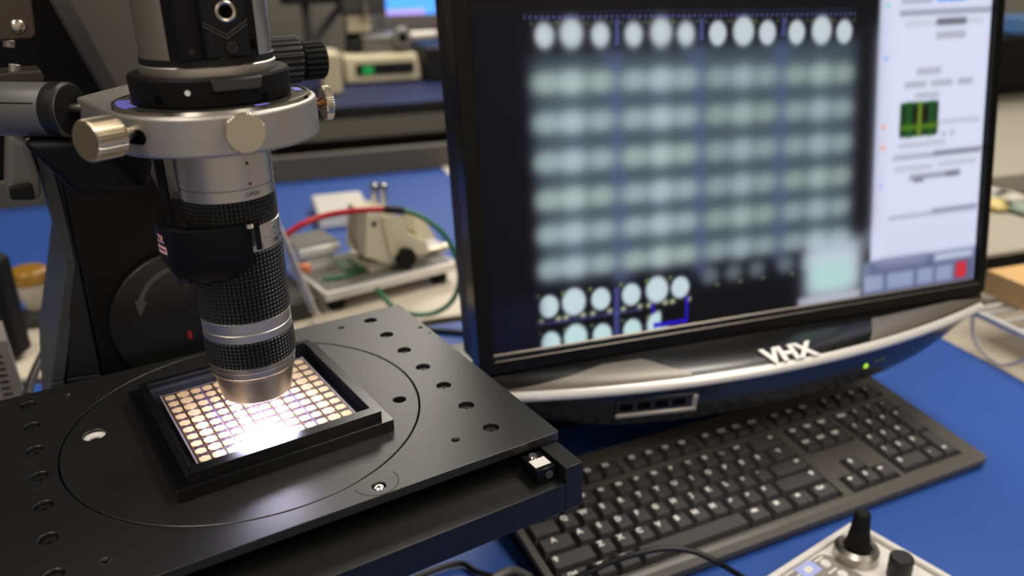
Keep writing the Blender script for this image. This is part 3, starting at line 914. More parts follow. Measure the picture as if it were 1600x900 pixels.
# sharp rows at the bottom
for gi, (g, dx) in enumerate(zip(GX[:2], (-9, -9.5))):
    for ci, gx in enumerate(g):
        big = ci == 1; x = gx + dx
        blob(x, 35.5 + (1 if big else 0), 11.2 if big else 9.2, 12.5 if big else 10.2, (200, 218, 226), .07, .98)
        for sx in (-1, 1):
            blob(x + sx * 8.0, 35.5 - 12, 2.6, 2.4, (198, 208, 160), .3, .9); blob(x - 9.5, 35.5 + 10, 1.5, 1.5, (110, 125, 80), .4, .8)
        if not (gi == 1 and ci == 2):
            blob(x, 4.5 - (0 if big else 1.5), 11.2 if big else 9.2, 12.5 if big else 10.5, (196, 224, 226), .07, .98)
            blob(x - 9.5, 13, 1.5, 1.5, (120, 135, 90), .4, .8)
line(38, 21, 140, 21, 1.6, (78, 76, 150), .9, 3)
line(116, 44, 114, 0, 2.8, (76, 80, 150), .8); line(40.5, 50, 38, 2, 1.6, (78, 76, 150), .8, 3)
rect(158, 184, 2, 20, (8, 8, 14), .6)
line(184, 27, 183, 3, 1.5, (40, 20, 190), 1.0); line(150, 4, 184, 4, 2.0, (38, 20, 190), 1.0); line(150, 24, 150, 15, 1.6, (40, 20, 190), .9)
for gx in (208, 232, 256, 287, 312): blob(gx, 42, 9, 8, (120, 136, 142), .25, .7); blob(gx + 7, 33, 2, 1.6, (120, 135, 95), .4, .7)
rect(0, 41, 0, 290, (8, 8, 16), 2.5); rect(0, 40, 0, 45, (12, 12, 30), 3)
# control panel on the right
rect(381, 510, -5, 290, (214, 218, 242), 1.0)
rect(376, 386, 45, 250, (205, 208, 235), 5.0, .8)
rect(398, 510, 60, 290, (222, 226, 246), 3, .5)
rect(398, 510, 0, 74, (208, 214, 236), 2, .5)
for (x0, x1, y, w, c) in ((405, 440, 271, 2.5, (170, 172, 196)), (445, 478, 273.5, 3.5, (80, 130, 236)), (404, 512, 260.5, 2.4, (150, 152, 172)), (410, 500, 251, 2.6, (200, 204, 222)), (446, 480, 251.5, 2.6, (92, 92, 104)), (446, 480, 239.5, 3.0, (172, 174, 190)),
                      (426, 454, 208, 3.0, (176, 178, 196)), (413, 438, 196.5, 2.6, (172, 174, 192)), (443, 468, 196.5, 2.6, (172, 174, 192)), (474, 492, 196.5, 2.6, (168, 172, 190)), (425, 453, 186, 2.4, (180, 182, 200)),
                      (456, 504, 160, 2.2, (190, 193, 212)), (458, 463, 149, 2.2, (176, 178, 198)), (468, 474, 149, 2.2, (176, 178, 198)), (409, 464, 141, 2.2, (186, 188, 208)), (403, 508, 130, 2.2, (168, 170, 190)), (450, 508, 131, 1.6, (120, 122, 140)), (406, 450, 119, 2.4, (190, 193, 212)), (456, 502, 120, 2.4, (190, 193, 212)),
                      (423, 484, 110, 2.4, (150, 152, 170)), (428, 440, 107, 1.8, (112, 114, 128)), (466, 482, 110, 1.8, (112, 114, 128)), (401, 507, 73, 2.0, (176, 180, 204)), (452, 507, 75, 1.8, (140, 144, 168))):
    rect(x0, x1, y - w, y + w, c, .9, .95)
rect(409.5, 453, 149, 180, (18, 52, 26), .7); rect(416, 424, 149, 180, (36, 92, 38), 1.2, .8); rect(442, 448, 149, 180, (36, 92, 38), 1.2, .8)
rect(424, 430, 160, 176, (20, 18, 14), 1); rect(434, 441, 160, 176, (20, 18, 14), 1); rect(429.5, 434, 149, 180, (140, 160, 40), .9, .9); rect(410, 453, 155, 160, (96, 132, 30), .9, .85)
for (y, c) in ((222, (150, 190, 240)), (160, (244, 170, 150)), (141, (244, 160, 140)), (268, (150, 220, 200)), (105, (190, 180, 240))): blob(391, y, 2.4, 2.2, c, .3, .8)
# bottom strip with buttons and the soft pale dialog
rect(374, 510, -5, 33, (92, 102, 136), 1.2)
rect(390, 450, 25, 33, (152, 150, 184), 2, .8); rect(458, 506, 24, 31.5, (206, 212, 236), 1.2, .9)
for x0, x1 in ((376, 398), (402, 434), (438, 458), (461, 482)): rect(x0, x1, 3, 19, (156, 164, 196), 1.0, .9)
rect(485.5, 499, 3.5, 20, (206, 48, 62), .8)
rect(308, 372, 4, 60, (205, 218, 232), 4.5, .95); rect(314, 360, 12, 38, (172, 216, 208), 4.5, .9); rect(300.5, 372, -4, 8, (196, 196, 214), 1.2, .8)
# dark upright gap between stitched picture and panel, soft edged
rect(363, 377, 66, 290, (16, 16, 18), 3.2, .95)
rect(-5, 381, 276, 290, (14, 13, 13), 1.5)

bm = BM()
gv = [[bm.verts.new((xs[i] / 1000, ys[j] / 1000, 0)) for i in range(nx)] for j in range(ny)]
for j in range(ny - 1):
    for i in range(nx - 1): bm.faces.new((gv[j][i], gv[j][i + 1], gv[j + 1][i + 1], gv[j + 1][i]))
m = bpy.data.materials.new('lit screen'); m.use_nodes = True; nt = m.node_tree; pb = nt.nodes['Principled BSDF']
pb.inputs['Base Color'].default_value = (0.004, 0.004, 0.005, 1); pb.inputs['Roughness'].default_value = .25; pb.inputs['Specular IOR Level'].default_value = .10
at = nt.nodes.new('ShaderNodeAttribute'); at.attribute_name = 'picture'
nt.links.new(at.outputs['Color'], pb.inputs['Emission Color']); pb.inputs['Emission Strength'].default_value = 1.0
bm.verts.index_update()
so = obj('screen', bm, m, MN, MF, smooth=False)
c = np.clip(img, 0, 255) / 255.0
c = np.where(c <= .04045, c / 12.92, ((c + .055) / 1.055) ** 2.4)
ca = so.data.color_attributes.new('picture', 'FLOAT_COLOR', 'POINT')
ca.data.foreach_set('color', np.concatenate([c, np.ones((ny, nx, 1))], 2).astype(np.float32).ravel())

# fascia, silver band and body under the screen (frame NF: x right, y back, z up, origin at screen foot)
ZB = .130 - P0.z
U0, U1 = -.0135, .5185
NU = 64
us = [U0 + (U1 - U0) * i / NU for i in range(NU + 1)]
def bulge(u): return max(0.0, .047 * (1 - ((u - .238) / .284) ** 2)) + .003
b = BM()
rows = []
for u in us:
    B = bulge(u)
    col_ = []
    for k in range(9):
        t = k / 8
        y = .0005 - (B - .002) * (math.sin(t * PI / 2) ** 1.25) ; z = -.0145 + (ZB + .0035 + .0145) * (1 - math.cos(t * PI / 2)) ** .9
        col_.append(b.verts.new((u, y - .004, z)))
    rows.append(col_)
for a, c2 in zip(rows, rows[1:]):
    for k in range(8): b.faces.new((a[k], c2[k], c2[k + 1], a[k + 1]))
obj('fascia', b, M_FASC, MN, NF, ang=60)
def fascia_pt(u, t, off=.0006):
    B = bulge(u)
    return Vector((u, .0005 - (B - .002) * (math.sin(t * PI / 2) ** 1.25) - .004 - off, -.0145 + (ZB + .0035 + .0145) * (1 - math.cos(t * PI / 2)) ** .9 + off * .7))
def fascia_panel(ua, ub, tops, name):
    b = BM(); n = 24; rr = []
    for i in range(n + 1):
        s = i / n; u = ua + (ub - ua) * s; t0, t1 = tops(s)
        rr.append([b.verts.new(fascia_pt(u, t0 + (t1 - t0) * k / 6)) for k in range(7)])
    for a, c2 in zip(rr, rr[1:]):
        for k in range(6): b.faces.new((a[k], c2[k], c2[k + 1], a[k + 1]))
    return obj(name, b, M_FPANEL, MN, NF, ang=60)
fascia_panel(-.010, .165, lambda s: (max(.30, .95 - 1.1 * s) if s < .8 else .30 + (s - .8) * 2.6, .97), 'left_grey_panel')  # plain grey panels laid over the left and right ends of the fascia
fascia_panel(.352, .516, lambda s: (.30 + max(0, .12 - s) * 4.5 if s < .75 else .30 + (s - .75) * 1.2, .88 - .1 * s), 'right_grey_panel')
b = BM(); rows = []
for u in us:
    B = bulge(u) + .004
    rows.append([b.verts.new((u, -B + .0070, ZB + .0052)), b.verts.new((u, -B + .0010, ZB + .0048)), b.verts.new((u, -B - .0022, ZB + .0018)), b.verts.new((u, -B - .0020, ZB - .0024)), b.verts.new((u, -B + .0012, ZB - .0046)), b.verts.new((u, -B + .0065, ZB - .0046))])
for a, c2 in zip(rows, rows[1:]):
    for k in range(5): b.faces.new((a[k], c2[k], c2[k + 1], a[k + 1]))
obj('silver_band', b, M_BAND, MN, NF, ang=60)
# body: a shallow curved skirt under the band that tucks back to the neck
def body_pt(sv, t):
    """sv -1..1 across, t 0..1 down"""
    u = .2525 + .2655 * sv * (1 - .05 * t)
    D = .050 * (1 - .92 * abs(sv) ** 5)
    return Vector((u, -bulge(min(max(u, U0), U1)) - .001 + .010 * t + .030 * t ** 4, ZB - .0035 - D * (1 - (1 - t) ** 1.5)))
b = BM(); rows = []
NS, NT = 64, 14
for i in range(NS + 1):
    sv = -1 + 2 * i / NS
    rows.append([b.verts.new(body_pt(sv, k / NT)) for k in range(NT + 1)])
for a, c2 in zip(rows, rows[1:]):
    for k in range(NT): b.faces.new((a[k], c2[k], c2[k + 1], a[k + 1]))
bk_ = [(b.verts.new((r_[0].co.x, .10, r_[0].co.z)), b.verts.new((r_[NT].co.x, .10, r_[NT].co.z - .012))) for r_ in rows]
for i in range(NS):
    b.faces.new((rows[i][0], bk_[i][0], bk_[i + 1][0], rows[i + 1][0])); b.faces.new((rows[i][NT], rows[i + 1][NT], bk_[i + 1][1], bk_[i][1]))
    b.faces.new((bk_[i][0], bk_[i][1], bk_[i + 1][1], bk_[i + 1][0]))
for i in (0, NS): b.faces.new([rows[i][k] for k in range(NT + 1)] + [bk_[i][1], bk_[i][0]])
obj('console_body', b, M_BODY, MN, NF, ang=50)
b = BM(); hexa(b, [(.08, .11, -P0.z), (.42, .11, -P0.z), (.42, .27, -P0.z), (.08, .27, -P0.z)], [(.10, .07, -.07), (.40, .07, -.07), (.40, .2, -.07), (.10, .2, -.07)])
obj('stand_foot', b, M_BLACK, MN, NF, bev=.006)
b = BM(); box(b, .06, .44, .055, .2, -.075, .14); obj('stand_neck', b, M_BLACK, MN, NF, bev=.006)
def on_body(px_, py_):
    """point on the skirt under that pixel, with its outward frame"""
    best = None
    for i in range(-60, 61):
        for k in range(0, 41):
            p = body_pt(i / 62, k / 41); w = NF @ p - CAM
            X_, Y_, Z_ = w.dot(C_R), w.dot(C_U), w.dot(C_F)
            e = (800 + FPX * X_ / Z_ - px_) ** 2 + (450 - FPX * Y_ / Z_ - py_) ** 2
            if best is None or e < best[0]: best = (e, i / 62, k / 41)
    _, sv, t = best
    p = body_pt(sv, t); du = (body_pt(sv + .01, t) - body_pt(sv - .01, t)).normalized(); dv = (body_pt(sv, t - .01) - body_pt(sv, t + .01)).normalized()
    n_ = du.cross(dv).normalized(); dv = n_.cross(du)
    return NF @ frame(p, du, dv, n_)
# power light, its caption, and the port recess
Fl = on_body(1352, 571)
b = BM(); lathe(b, [(0, .0012), (.0022, .0009), (.0026, 0)], 20, caps=False); obj('power_light', b, mat('green led', (150, 215, 50), .4, emit=1.0, ecol=(165, 220, 50)), MN, Fl)
b = text_bm('POWER', .0045); b.transform(Matrix.Translation((.016, .003, .0008))); obj('power_caption', b, M_GREY, MN, Fl, smooth=False)
Fu = on_body(1026, 632)
b = plate(BM(), rrect(-.037, .037, -.0088, .0095, .002, 3), [rrect(-.0365, .0325, -.0055, .0092, .0015, 3)], -.004, .0008)
ur = obj('port_recess', b, M_BODY, MN, Fu, bev=.0005)
b = BM(); box(b, -.0365, .0370, -.0092, -.0052, -.002, .0026); box(b, .0325, .0370, -.0052, .0080, -.002, .0022); obj('recess_lit_edges', b, mat('lit recess edge', (190, 184, 176), .3, .5), ur, Fu, bev=.0008)  # pale L-shaped piece stands in for light on the recess's bottom and right edges
obj('recess_floor', box(BM(), -.0365, .0330, -.006, .0092, -.0042, .0010), mat('recess dark', (34, 34, 40), .35), ur, Fu, smooth=False)
for i in range(4):
    obj('usb_port', box(BM(), -.0335 + i * .0160, -.0335 + i * .0160 + .0115, -.0015, .0055, .0009, .0014), M_HOLE, ur, Fu, smooth=False)
# three letters on the fascia
tb = text_bm('VHX', .0225, .0009, shear=0.0, bold=.0009)
for v in tb.verts: v.co.x *= 1.12
q = local(NF, at_plane(1190, 549, NF, 1, -.040))
d0 = fascia_pt(.262, .55, .0012); d1 = fascia_pt(.262, .85, .0012); d2 = fascia_pt(.272, .70, .0012) - fascia_pt(.252, .70, .0012)
xv = d2.normalized(); yv = (d0 - d1).normalized(); zv = xv.cross(yv).normalized(); yv = zv.cross(xv)
Fv = NF @ frame(fascia_pt(.262, .70, .0012), xv, yv, zv)
obj('logo_letters', tb, mat('logo silver', (236, 230, 224), .35, .2), MN, Fv, smooth=False)

# ------------------------------------------------------------------ keyboard
U = .01905
KB = thing('keyboard', 'dark grey full size computer keyboard on the blue mat before the monitor', 'keyboard', yaw_frame((KO.x, KO.y, 0), ka))
key_rows = []
def K(x, y, w=1, h=1, s='', sz=.0042, vis=True): key_rows.append((x, y, w, h, s, sz, vis))
NXo, VXo = 19.06, 15.66
K(0, 1.42, s='Esc', vis=False)
for i in range(4): K(2.1 + i, 1.42, s='F%d' % (i + 1), vis=i > 1)
for i in range(4): K(6.64 + i, 1.42, s='F%d' % (i + 5))
for i in range(4): K(11.13 + i, 1.42, s='F%d' % (i + 9))
for i, s in enumerate(('Prt', 'Scr', 'Pau')): K(VXo + i, 1.42, s=s, sz=.0034)
for i, s in enumerate(('()', '(-', '(+', '/')): K(NXo + .09 + i * 1.03, 1.42, s=s, sz=.0040)
for i, s in enumerate(('`', '1!', '2@', '3#', '4$', '5%', '6^', '7&', '8*', '9(', '0)', '-_', '=+')): K(i, 0, s=s, sz=.0034, vis=i > 2)
K(13, 0, 2, s='<-')
K(0, -1, 1.5, s='Tab', vis=False)
for i, s in enumerate('QWERTYUIOP'): K(1.5 + i, -1, s=s, sz=.0052)
K(11.5, -1, s='[{', sz=.0036); K(12.5, -1, s=']}', sz=.0036); K(13.5, -1, 1.5, s='\\|', sz=.0036)
K(0, -2, 1.75, s='A', sz=.005)
for i, s in enumerate('ASDFGHJKL'): K(1.75 + i, -2, s=s, sz=.0052)
K(10.75, -2, s=';:', sz=.0036); K(11.75, -2, s="'", sz=.0036); K(12.75, -2, 2.25, s='<', sz=.006)
K(0, -3, 2.25, s='^', sz=.0075)
for i, s in enumerate('ZXCVBNM'): K(2.25 + i, -3, s=s, sz=.0052)
K(9.25, -3, s=',<', sz=.0036); K(10.25, -3, s='.>', sz=.0036); K(11.25, -3, s='/?', sz=.0036); K(12.25, -3, 2.75, s='^', sz=.0075)
K(0, -4, 1.5, s='Ctrl', sz=.0036); K(1.5, -4, 1.15, s='WIN'); K(2.65, -4, 1.2, s='Alt', sz=.0036); K(3.85, -4, 5.75, s='')
K(9.65, -4, 1.25, s='Alt', sz=.0036); K(10.95, -4, 1.25, s='WIN'); K(12.25, -4, 1.25, s='=', sz=.006); K(13.55, -4, 1.4, s='Ctrl', sz=.0036)
for i, s in enumerate(('Ins', 'Hm', 'PgU')): K(VXo + i, 0, s=s, sz=.0034)
for i, s in enumerate(('Del', 'End', 'PgD')): K(VXo + i, -1, s=s, sz=.0034)
K(VXo + 1, -3.07, s='^', sz=.007)
for i, s in enumerate(('<', 'v', '>')): K(VXo + i, -4.07, s=s, sz=.0055)
for i, s in enumerate(('Num', '/', '*', '-')): K(NXo + i, 0, s=s, sz=.0036)
for r_, row in enumerate(('789', '456', '123')):
    for i, s in enumerate(row): K(NXo + i, -1 - r_, s=s, sz=.0046)
K(NXo + 3, -2, 1, 2, s='+', sz=.0046); K(NXo + 3, -4, 1, 2, s='<-', sz=.0048); K(NXo, -4, 2, s='0', sz=.0046); K(NXo + 2, -4, s='.', sz=.006)
OX, OY = -.30, .27            # legend to key corner
def krect(x, y, w, h): return ((x + OX) * U, (x + OX + w) * U, (y + OY - 1) * U, (y + OY - 1 + h) * U)
g_ = .0012
def wl(x0, x1, y0, y1): return rrect((x0 + OX) * U - g_, (x1 + OX) * U + g_, (y0 + OY) * U - g_, (y1 + OY) * U + g_, .0012, 2)
wells = [wl(0, 1, .42, 1.42), wl(2.1, 6.1, .42, 1.42), wl(6.64, 10.64, .42, 1.42), wl(11.13, 15.13, .42, 1.42), wl(VXo, VXo + 3, .42, 1.42), wl(NXo + .09, NXo + 4.18, .42, 1.42),
         wl(0, 15, -5, 0), wl(VXo, VXo + 3, -2, 0), wl(NXo, NXo + 4, -5, 0)]
ax0, ax1, ay0, ay1 = (VXo + OX) * U - g_, (VXo + 3 + OX) * U + g_, (-5.07 + OY) * U - g_, (-4.07 + OY) * U + g_
ux0, ux1, uy1 = (VXo + 1 + OX) * U - g_, (VXo + 2 + OX) * U + g_, (-3.07 + OY) * U + g_
wells.append([(ax0, ay0), (ax1, ay0), (ax1, ay1), (ux1, ay1), (ux1, uy1), (ux0, uy1), (ux0, ay1), (ax0, ay1)])
bx0, bx1, by0, by1 = -.70 * U, 23.80 * U, -5.62 * U, 2.70 * U
outer = rrect(bx0, bx1, by0, by1, .007, 5)
b = plate(BM(), outer, wells, -.0100, -.0030)
case = obj('case', b, M_KB, KB, KF, bev=.0007, segs=2, ang=25)
bot = []
for x, y in rrect(bx0 + .002, bx1 - .002, by0 + .002, by1 - .002, .006, 5):
    p = KF @ Vector((x, y, -.0095)); bot.append(p)
b = BM(); hexa(b, [Vector((p.x, p.y, 0.0006)) for p in bot], bot)
obj('under_case', b, M_WELL, KB, I4, smooth=False)
lgw = BM()
def keymesh(bm, x0, x1, y0, y1):
    e = .0008; t = .0024
    # front of a key slopes more than its back
    hexa(bm, [(x0 + e, y0 + e, -.0094), (x1 - e, y0 + e, -.0094), (x1 - e, y1 - e, -.0094), (x0 + e, y1 - e, -.0094)],
         [(x0 + e + t, y0 + e + t * 1.1, 0), (x1 - e - t, y0 + e + t * 1.1, 0), (x1 - e - t, y1 - e - t * .7, 0.0002), (x0 + e + t, y1 - e - t * .7, 0.0002)])
hid = BM()
def arrow(d, s):
    pts = [(-1, 0), (0, 1), (0, .35), (1, .35), (1, -.35), (0, -.35), (0, -1)]
    a = {'<': 0, 'v': 90, '>': 180, '^': -90}[d]
    c_, s_2 = math.cos(R(a)), math.sin(R(a))
    P = [((x * c_ - y * s_2) * s, (x * s_2 + y * c_) * s) for x, y in pts]
    return hexa(BM(), [(x, y, 0) for x, y in P], [(x, y, .0001) for x, y in P])
for (x, y, w, h, s, sz, vis) in key_rows:
    x0, x1, y0, y1 = krect(x, y, w, h)
    if not vis:
        keymesh(hid, x0, x1, y0, y1); continue
    b = BM(); keymesh(b, x0, x1, y0, y1)
    k = obj('key', b, M_KEY, KB, KF, bev=.0005, segs=2, smooth=True)
    if not s: continue
    if s == 'WIN':
        t = BM()
        for i in (0, 1):
            for j in (0, 1): box(t, -.0024 + i * .0025, -.0001 + i * .0025, -.0022 + j * .0023, -.0001 + j * .0023, 0, .0001)
    elif s in ('<', 'v', '>', '^'): t = arrow(s, .0026 if sz < .007 else .0030)
    elif s == '<-': t = arrow('<', .0024)
    else: t = text_bm(s, sz * 1.4, .00006, bold=.00036)
    lx = x0 + .0062 if w < 2 else x0 + .007
    ly = y1 - .0062
    if s == '^' and w == 2.75: lx = x0 + .0062 + 1.93 * U
    if s == '<' and w == 2.25: lx = x0 + .0062 + 1.38 * U
    if s == '<-' and w == 2: lx = x0 + .0062 + 1.16 * U
    if s == '<-' and h == 2: ly = y0 + .010
    if w > 1 and w < 2: lx = (x0 + x1) / 2 - .002
    t.transform(Matrix.Translation((lx, ly, .0004)))
    obj('legend', t, M_LEGEND, k, KF, smooth=False)
obj('keycaps', hid, M_KEY, KB, KF, bev=.0005, kind='stuff')
b = plate(BM(), rrect(bx0 + .0008, bx1 - .0008, by0 + .0008, -4.98 * U, .006, 5), [], -.0062, -.0024)
for v in b.verts:
    if v.co.z > -.004 and v.co.y < -5.2 * U: v.co.z -= (-5.2 * U - v.co.y) * .22
obj('front_strip', b, M_KBF, KB, KF, bev=.0006, segs=2, ang=25)
b = text_bm('CHERRY', .0062, .00006); b.transform(Matrix.Translation((11.25 * U, -5.18 * U, -.0021))); obj('maker_print', b, M_GREY, KB, KF, smooth=False)
b = BM()
for i in range(3): lathe(b, [(0, -.0027), (.0011, -.0027), (.0013, -.0030)], 14, (NXo - 1.2 + i * .5) * U + .09, 2.1 * U, caps=False)
b.free()

# ------------------------------------------------------------------ cables
def path_z(pts): return [at_z(x, y, z) for x, y, z in pts]
b = BM(); tube(b, path_z([(640, 905, .004), (715, 880, .004), (745, 893, .004), (790, 905, .004), (850, 912, .019), (900, 902, .024), (960, 876, .036), (1030, 858, .040), (1080, 861, .036), (1120, 878, .028), (1160, 902, .010), (1210, 930, .004)]), .0024, 12)
obj('cable', b, M_CABLE, label='black cable looping over the front edge of the keyboard', cat='cable')
b = BM(); tube(b, path_z([(640, 512, .004), (690, 517, .004), (730, 520, .004), (790, 524, .004), (850, 520, .004)]), .0035, 12)
obj('cable', b, M_CABLE, label='black cable on the mat running behind the monitor', cat='cable')
b = BM(); tube(b, path_z([(770, 905, .005), (800, 892, .006), (830, 905, .005)]), .0042, 12)
obj('cable', b, mat('grey cable sleeve', (90, 90, 88), .4), label='short grey cable end beside the keyboard corner', cat='cable')

# ------------------------------------------------------------------ joystick controller
JZ = .034
a_, b_, c_ = at_z(1205, 895, JZ), at_z(1334, 812, JZ), at_z(1436, 897, JZ)
e1 = (b_ - a_).normalized(); e2 = (c_ - b_); e2 = (e2 - e1 * e2.dot(e1)).normalized()
JF = frame((b_.x, b_.y, 0), e1, (-e1.y, e1.x, 0), (0, 0, 1))
cl_ = local(JF, c_)
JW = -cl_.y * 1.0
JC = thing('joystick_controller', 'white control box with black joystick beside the keyboard', 'controller', JF @ Matrix.Translation((-.08, cl_.y / 2, 0)))
JW = .098
b = plate(BM(), rrect(-.19, 0, -JW, 0, .007, 5), [], .0005, JZ - .004); obj('housing', b, M_CTRLW, JC, JF, bev=.002)
b = plate(BM(), rrect(-.19, 0, -JW, 0, .007, 5), [rrect(-.185, -.005, -JW + .005, -.005, .005, 5)], JZ - .004, JZ); obj('raised_rim', b, M_CTRLW, JC, JF, bev=.0008)
obj('control_face', plate(BM(), rrect(-.184, -.050, -JW + .008, -.007, .008, 5), [], JZ - .004, JZ - .0033), M_CTRLG, JC, JF, smooth=False)
jp = local(JF, at_z(1338, 862, JZ))
b = BM(); lathe(b, [(.0172, JZ - .004), (.0168, JZ + .004), (.0140, JZ + .0075), (.0112, JZ + .0060), (.0108, JZ + .001), (0, JZ + .0005)], 56, jp.x, jp.y, caps=False)
js = obj('joystick_collar', b, M_SILV, JC, JF)
b = BM(); lathe(b, [(.0100, JZ + .001), (.0092, JZ + .010), (.0072, JZ + .022), (.0062, JZ + .034), (.0058, JZ + .0365), (.0044, JZ + .038), (0, JZ + .038)], 40, jp.x, jp.y, caps=False)
obj('joystick', b, M_BLACKM, JC, JF)
kp2 = local(JF, at_z(1405, 893, JZ))
b = BM(); lathe(b, [(.0088, JZ - .004), (.0088, JZ + .013), (.0080, JZ + .0142), (0, JZ + .0142)], 40, kp2.x, kp2.y, caps=False); obj('rotary_knob', b, M_BLACK, JC, JF)
q = local(JF, at_z(1341, 886, JZ - .003)); b = BM(); lathe(b, [(0, JZ - .0018), (.0016, JZ - .002), (.0022, JZ - .004)], 18, q.x, q.y, caps=False)
obj('indicator_light', b, mat('blue led', (110, 170, 250), .4, emit=1.4, ecol=(120, 190, 255)), JC, JF)
for (px_, py_) in ((1289, 882), (1316, 899)):
    q = local(JF, at_z(px_, py_, JZ - .003)); b = BM(); lathe(b, [(0, JZ - .0008), (.0036, JZ - .0010), (.0044, JZ - .0022), (.0044, JZ - .004)], 28, q.x, q.y, caps=False); obj('button', b, M_CTRLW, JC, JF)
q = local(JF, at_z(1263, 890, JZ - .003))
b = plate(BM(), rrect(q.x - .0095, q.x + .0095, q.y - .0065, q.y + .0065, .0015, 3), [], JZ - .0036, JZ - .0028); bt = obj('violet_button', b, mat('violet button', (160, 168, 226), .4), JC, JF)
obj('button_icon', prism(BM(), [(q.x - .004, q.y - .003), (q.x + .003, q.y - .003), (q.x + .0045, q.y + .001), (q.x + .001, q.y + .0035), (q.x - .004, q.y + .002)], JZ - .0028, JZ - .0026), M_WHITE, bt, JF, smooth=False)
b = BM()
for (px_, py_) in ((1279, 874), (1301, 892), (1252, 897)):
    q = local(JF, at_z(px_, py_, JZ - .0033)); box(b, q.x - .005, q.x + .005, q.y - .0008, q.y + .0008, JZ - .0033, JZ - .0031)
obj('captions', b, M_WHITE, JC, JF, smooth=False)

# ------------------------------------------------------------------ probe station on the back table
pA, pB = at_z(512, 472, .018), at_z(716, 421, .018)
e1 = (pB - pA); PL = e1.length; e1.z = 0; e1.normalize()
PF = frame((pA.x, pA.y, 0), e1, (-e1.y, e1.x, 0), (0, 0, 1))
PS = thing('probe_station', 'small probe station with silver base and cream positioner on the back table', 'probe station', PF @ Matrix.Translation((PL / 2, .07, 0)))
b = plate(BM(), rrect(-.002, PL, 0, .15, .004, 3), [], .018, .030); obj('base_plate', b, M_BAND, PS, PF, bev=.001)
for fx_, fy_ in ((.02, .02), (PL - .025, .02), (.02, .13), (PL - .025, .13)):
    b = BM(); lathe(b, [(.013, 0), (.014, .010), (.011, .018)], 24, fx_, fy_); obj('rubber_foot', b, M_BLACKM, PS, PF)
obj('base_cover', plate(BM(), rrect(.004, PL - .005, .010, .145, .003, 3), [], .030, .0315), mat('station grey', (104, 102, 98), .45), PS, PF, smooth=False)
def pp(x, y, v): return local(PF, at_plane(x, y, PF, 1, v))
q0 = pp(468, 393, .095); q1 = pp(532, 384, .095)
b = BM(); box(b, q0.x, q1.x, .095, .17, q0.z - .012, q0.z); box(b, q0.x + .01, q1.x - .01, .10, .16, .0315, q0.z - .012)
obj('sample_stage', b, M_BAND, PS, PF, bev=.001)
obj('stage_top', box(BM(), q0.x, q1.x, .102, .17, q0.z, q0.z + .003), mat('station grey', (104, 102, 98)), PS, PF, smooth=False)
# cream positioner: stepped block, sloping front, knob, micrometer and two pins
m0 = pp(578, 440, .045); m1 = pp(660, 430, .045); mt_ = pp(610, 352, .060)
ztp = pp(595, 334, .06).z
b = BM()
box(b, m0.x + .004, m1.x - .006, .040, .110, .0315, pp(600, 424, .040).z)
box(b, m0.x - .004, m1.x + .002, .032, .110, pp(600, 422, .032).z, pp(600, 408, .032).z)
P = [pp(x, y, .026) for x, y in ((570, 402), (571, 388), (574, 334), (612, 329), (632, 346), (638, 366), (668, 378), (672, 396), (640, 402), (606, 413))]
hexa(b, [p + Vector((0, .07, 0)) for p in P], P)
obj('positioner', b, M_BEIGE, PS, PF, bev=.0012)
b = BM(); P = [pp(x, y, .0225) for x, y in ((596, 338), (607, 336), (624, 398), (611, 402))]
hexa(b, [p + Vector((0, .0045, 0)) for p in P], P); obj('front_rib', b, M_BEIGE2, PS, PF, bev=.0008)
obj('positioner_slide', box(BM(), m1.x - .004, m1.x + .045, .05, .12, .0315, .045), M_SILV, PS, PF, bev=.001)
hexs = BM(); hexa(hexs, [(m1.x - .004, .045, .060), (m1.x + .028, .045, .060), (m1.x + .028, .105, .060), (m1.x - .004, .105, .060)], [(m1.x - .004, .05, .100), (m1.x + .014, .05, .088), (m1.x + .014, .10, .088), (m1.x - .004, .10, .100)])
obj('side_wedge', hexs, M_BEIGE, PS, PF, bev=.001)
kq = pp(637, 404, .014); b = BM(); ribbed(b, (kq.x, .026, kq.z), (0, -1, 0), .0158, .014, 8, .0018, .0015); obj('drive_knob', b, M_BLACKM, PS, PF, ang=20)
kq = pp(672, 391, .05); b = BM(); cyl(b, (m1.x + .012, .05, kq.z), (1, 0, 0), .0038, .034, 24); cyl(b, (m1.x + .040, .05, kq.z), (1, 0, 0), .0058, .018, 24, ch=.0008); obj('micrometer', b, M_NICK, PS, PF)
for px_ in (586, 600):
    kq = pp(px_, 318, .08); kt_ = pp(px_, 286, .08); b = BM(); cyl(b, (kq.x, .08, ztp - .001), (0, 0, 1), .0050, kt_.z - ztp - .010, 24); cyl(b, (kq.x, .08, kt_.z - .012), (0, 0, 1), .0068, .012, 24, ch=.001); obj('chrome_pin', b, M_CHROME, PS, PF)
kq = pp(588, 352, .05); b = BM(); lathe(b, [(0, 0), (.0042, 0), (.0046, -.002)], 20, caps=False); b.transform(along((0, -1, 0), (pp(585, 350, .025).x, .0252, pp(585, 350, .025).z))); obj('set_screw', b, M_SCREW, PS, PF)
kq = pp(560, 370, .05)
b = BM(); tube(b, [(kq.x, .06, .12), (kq.x - .01, .055, .095), (kq.x - .004, .05, .07)], .003, 10); obj('probe_arm', b, M_NICK, PS, PF)
obj('circuit_board', box(BM(), .055, m0.x + .004, .05, .12, .0317, .0335), mat('green board', (40, 84, 50), .4), PS, PF, smooth=False)
kq = pp(485, 424, .02); b = BM(); lathe(b, [(0, .012), (.008, .010), (.009, 0)], 24, kq.x, kq.y, caps=False); b.transform(Matrix.Translation((0, .02, kq.z - .006))); obj('orange_cap', b, mat('orange cap', (206, 120, 80), .5), PS, PF)
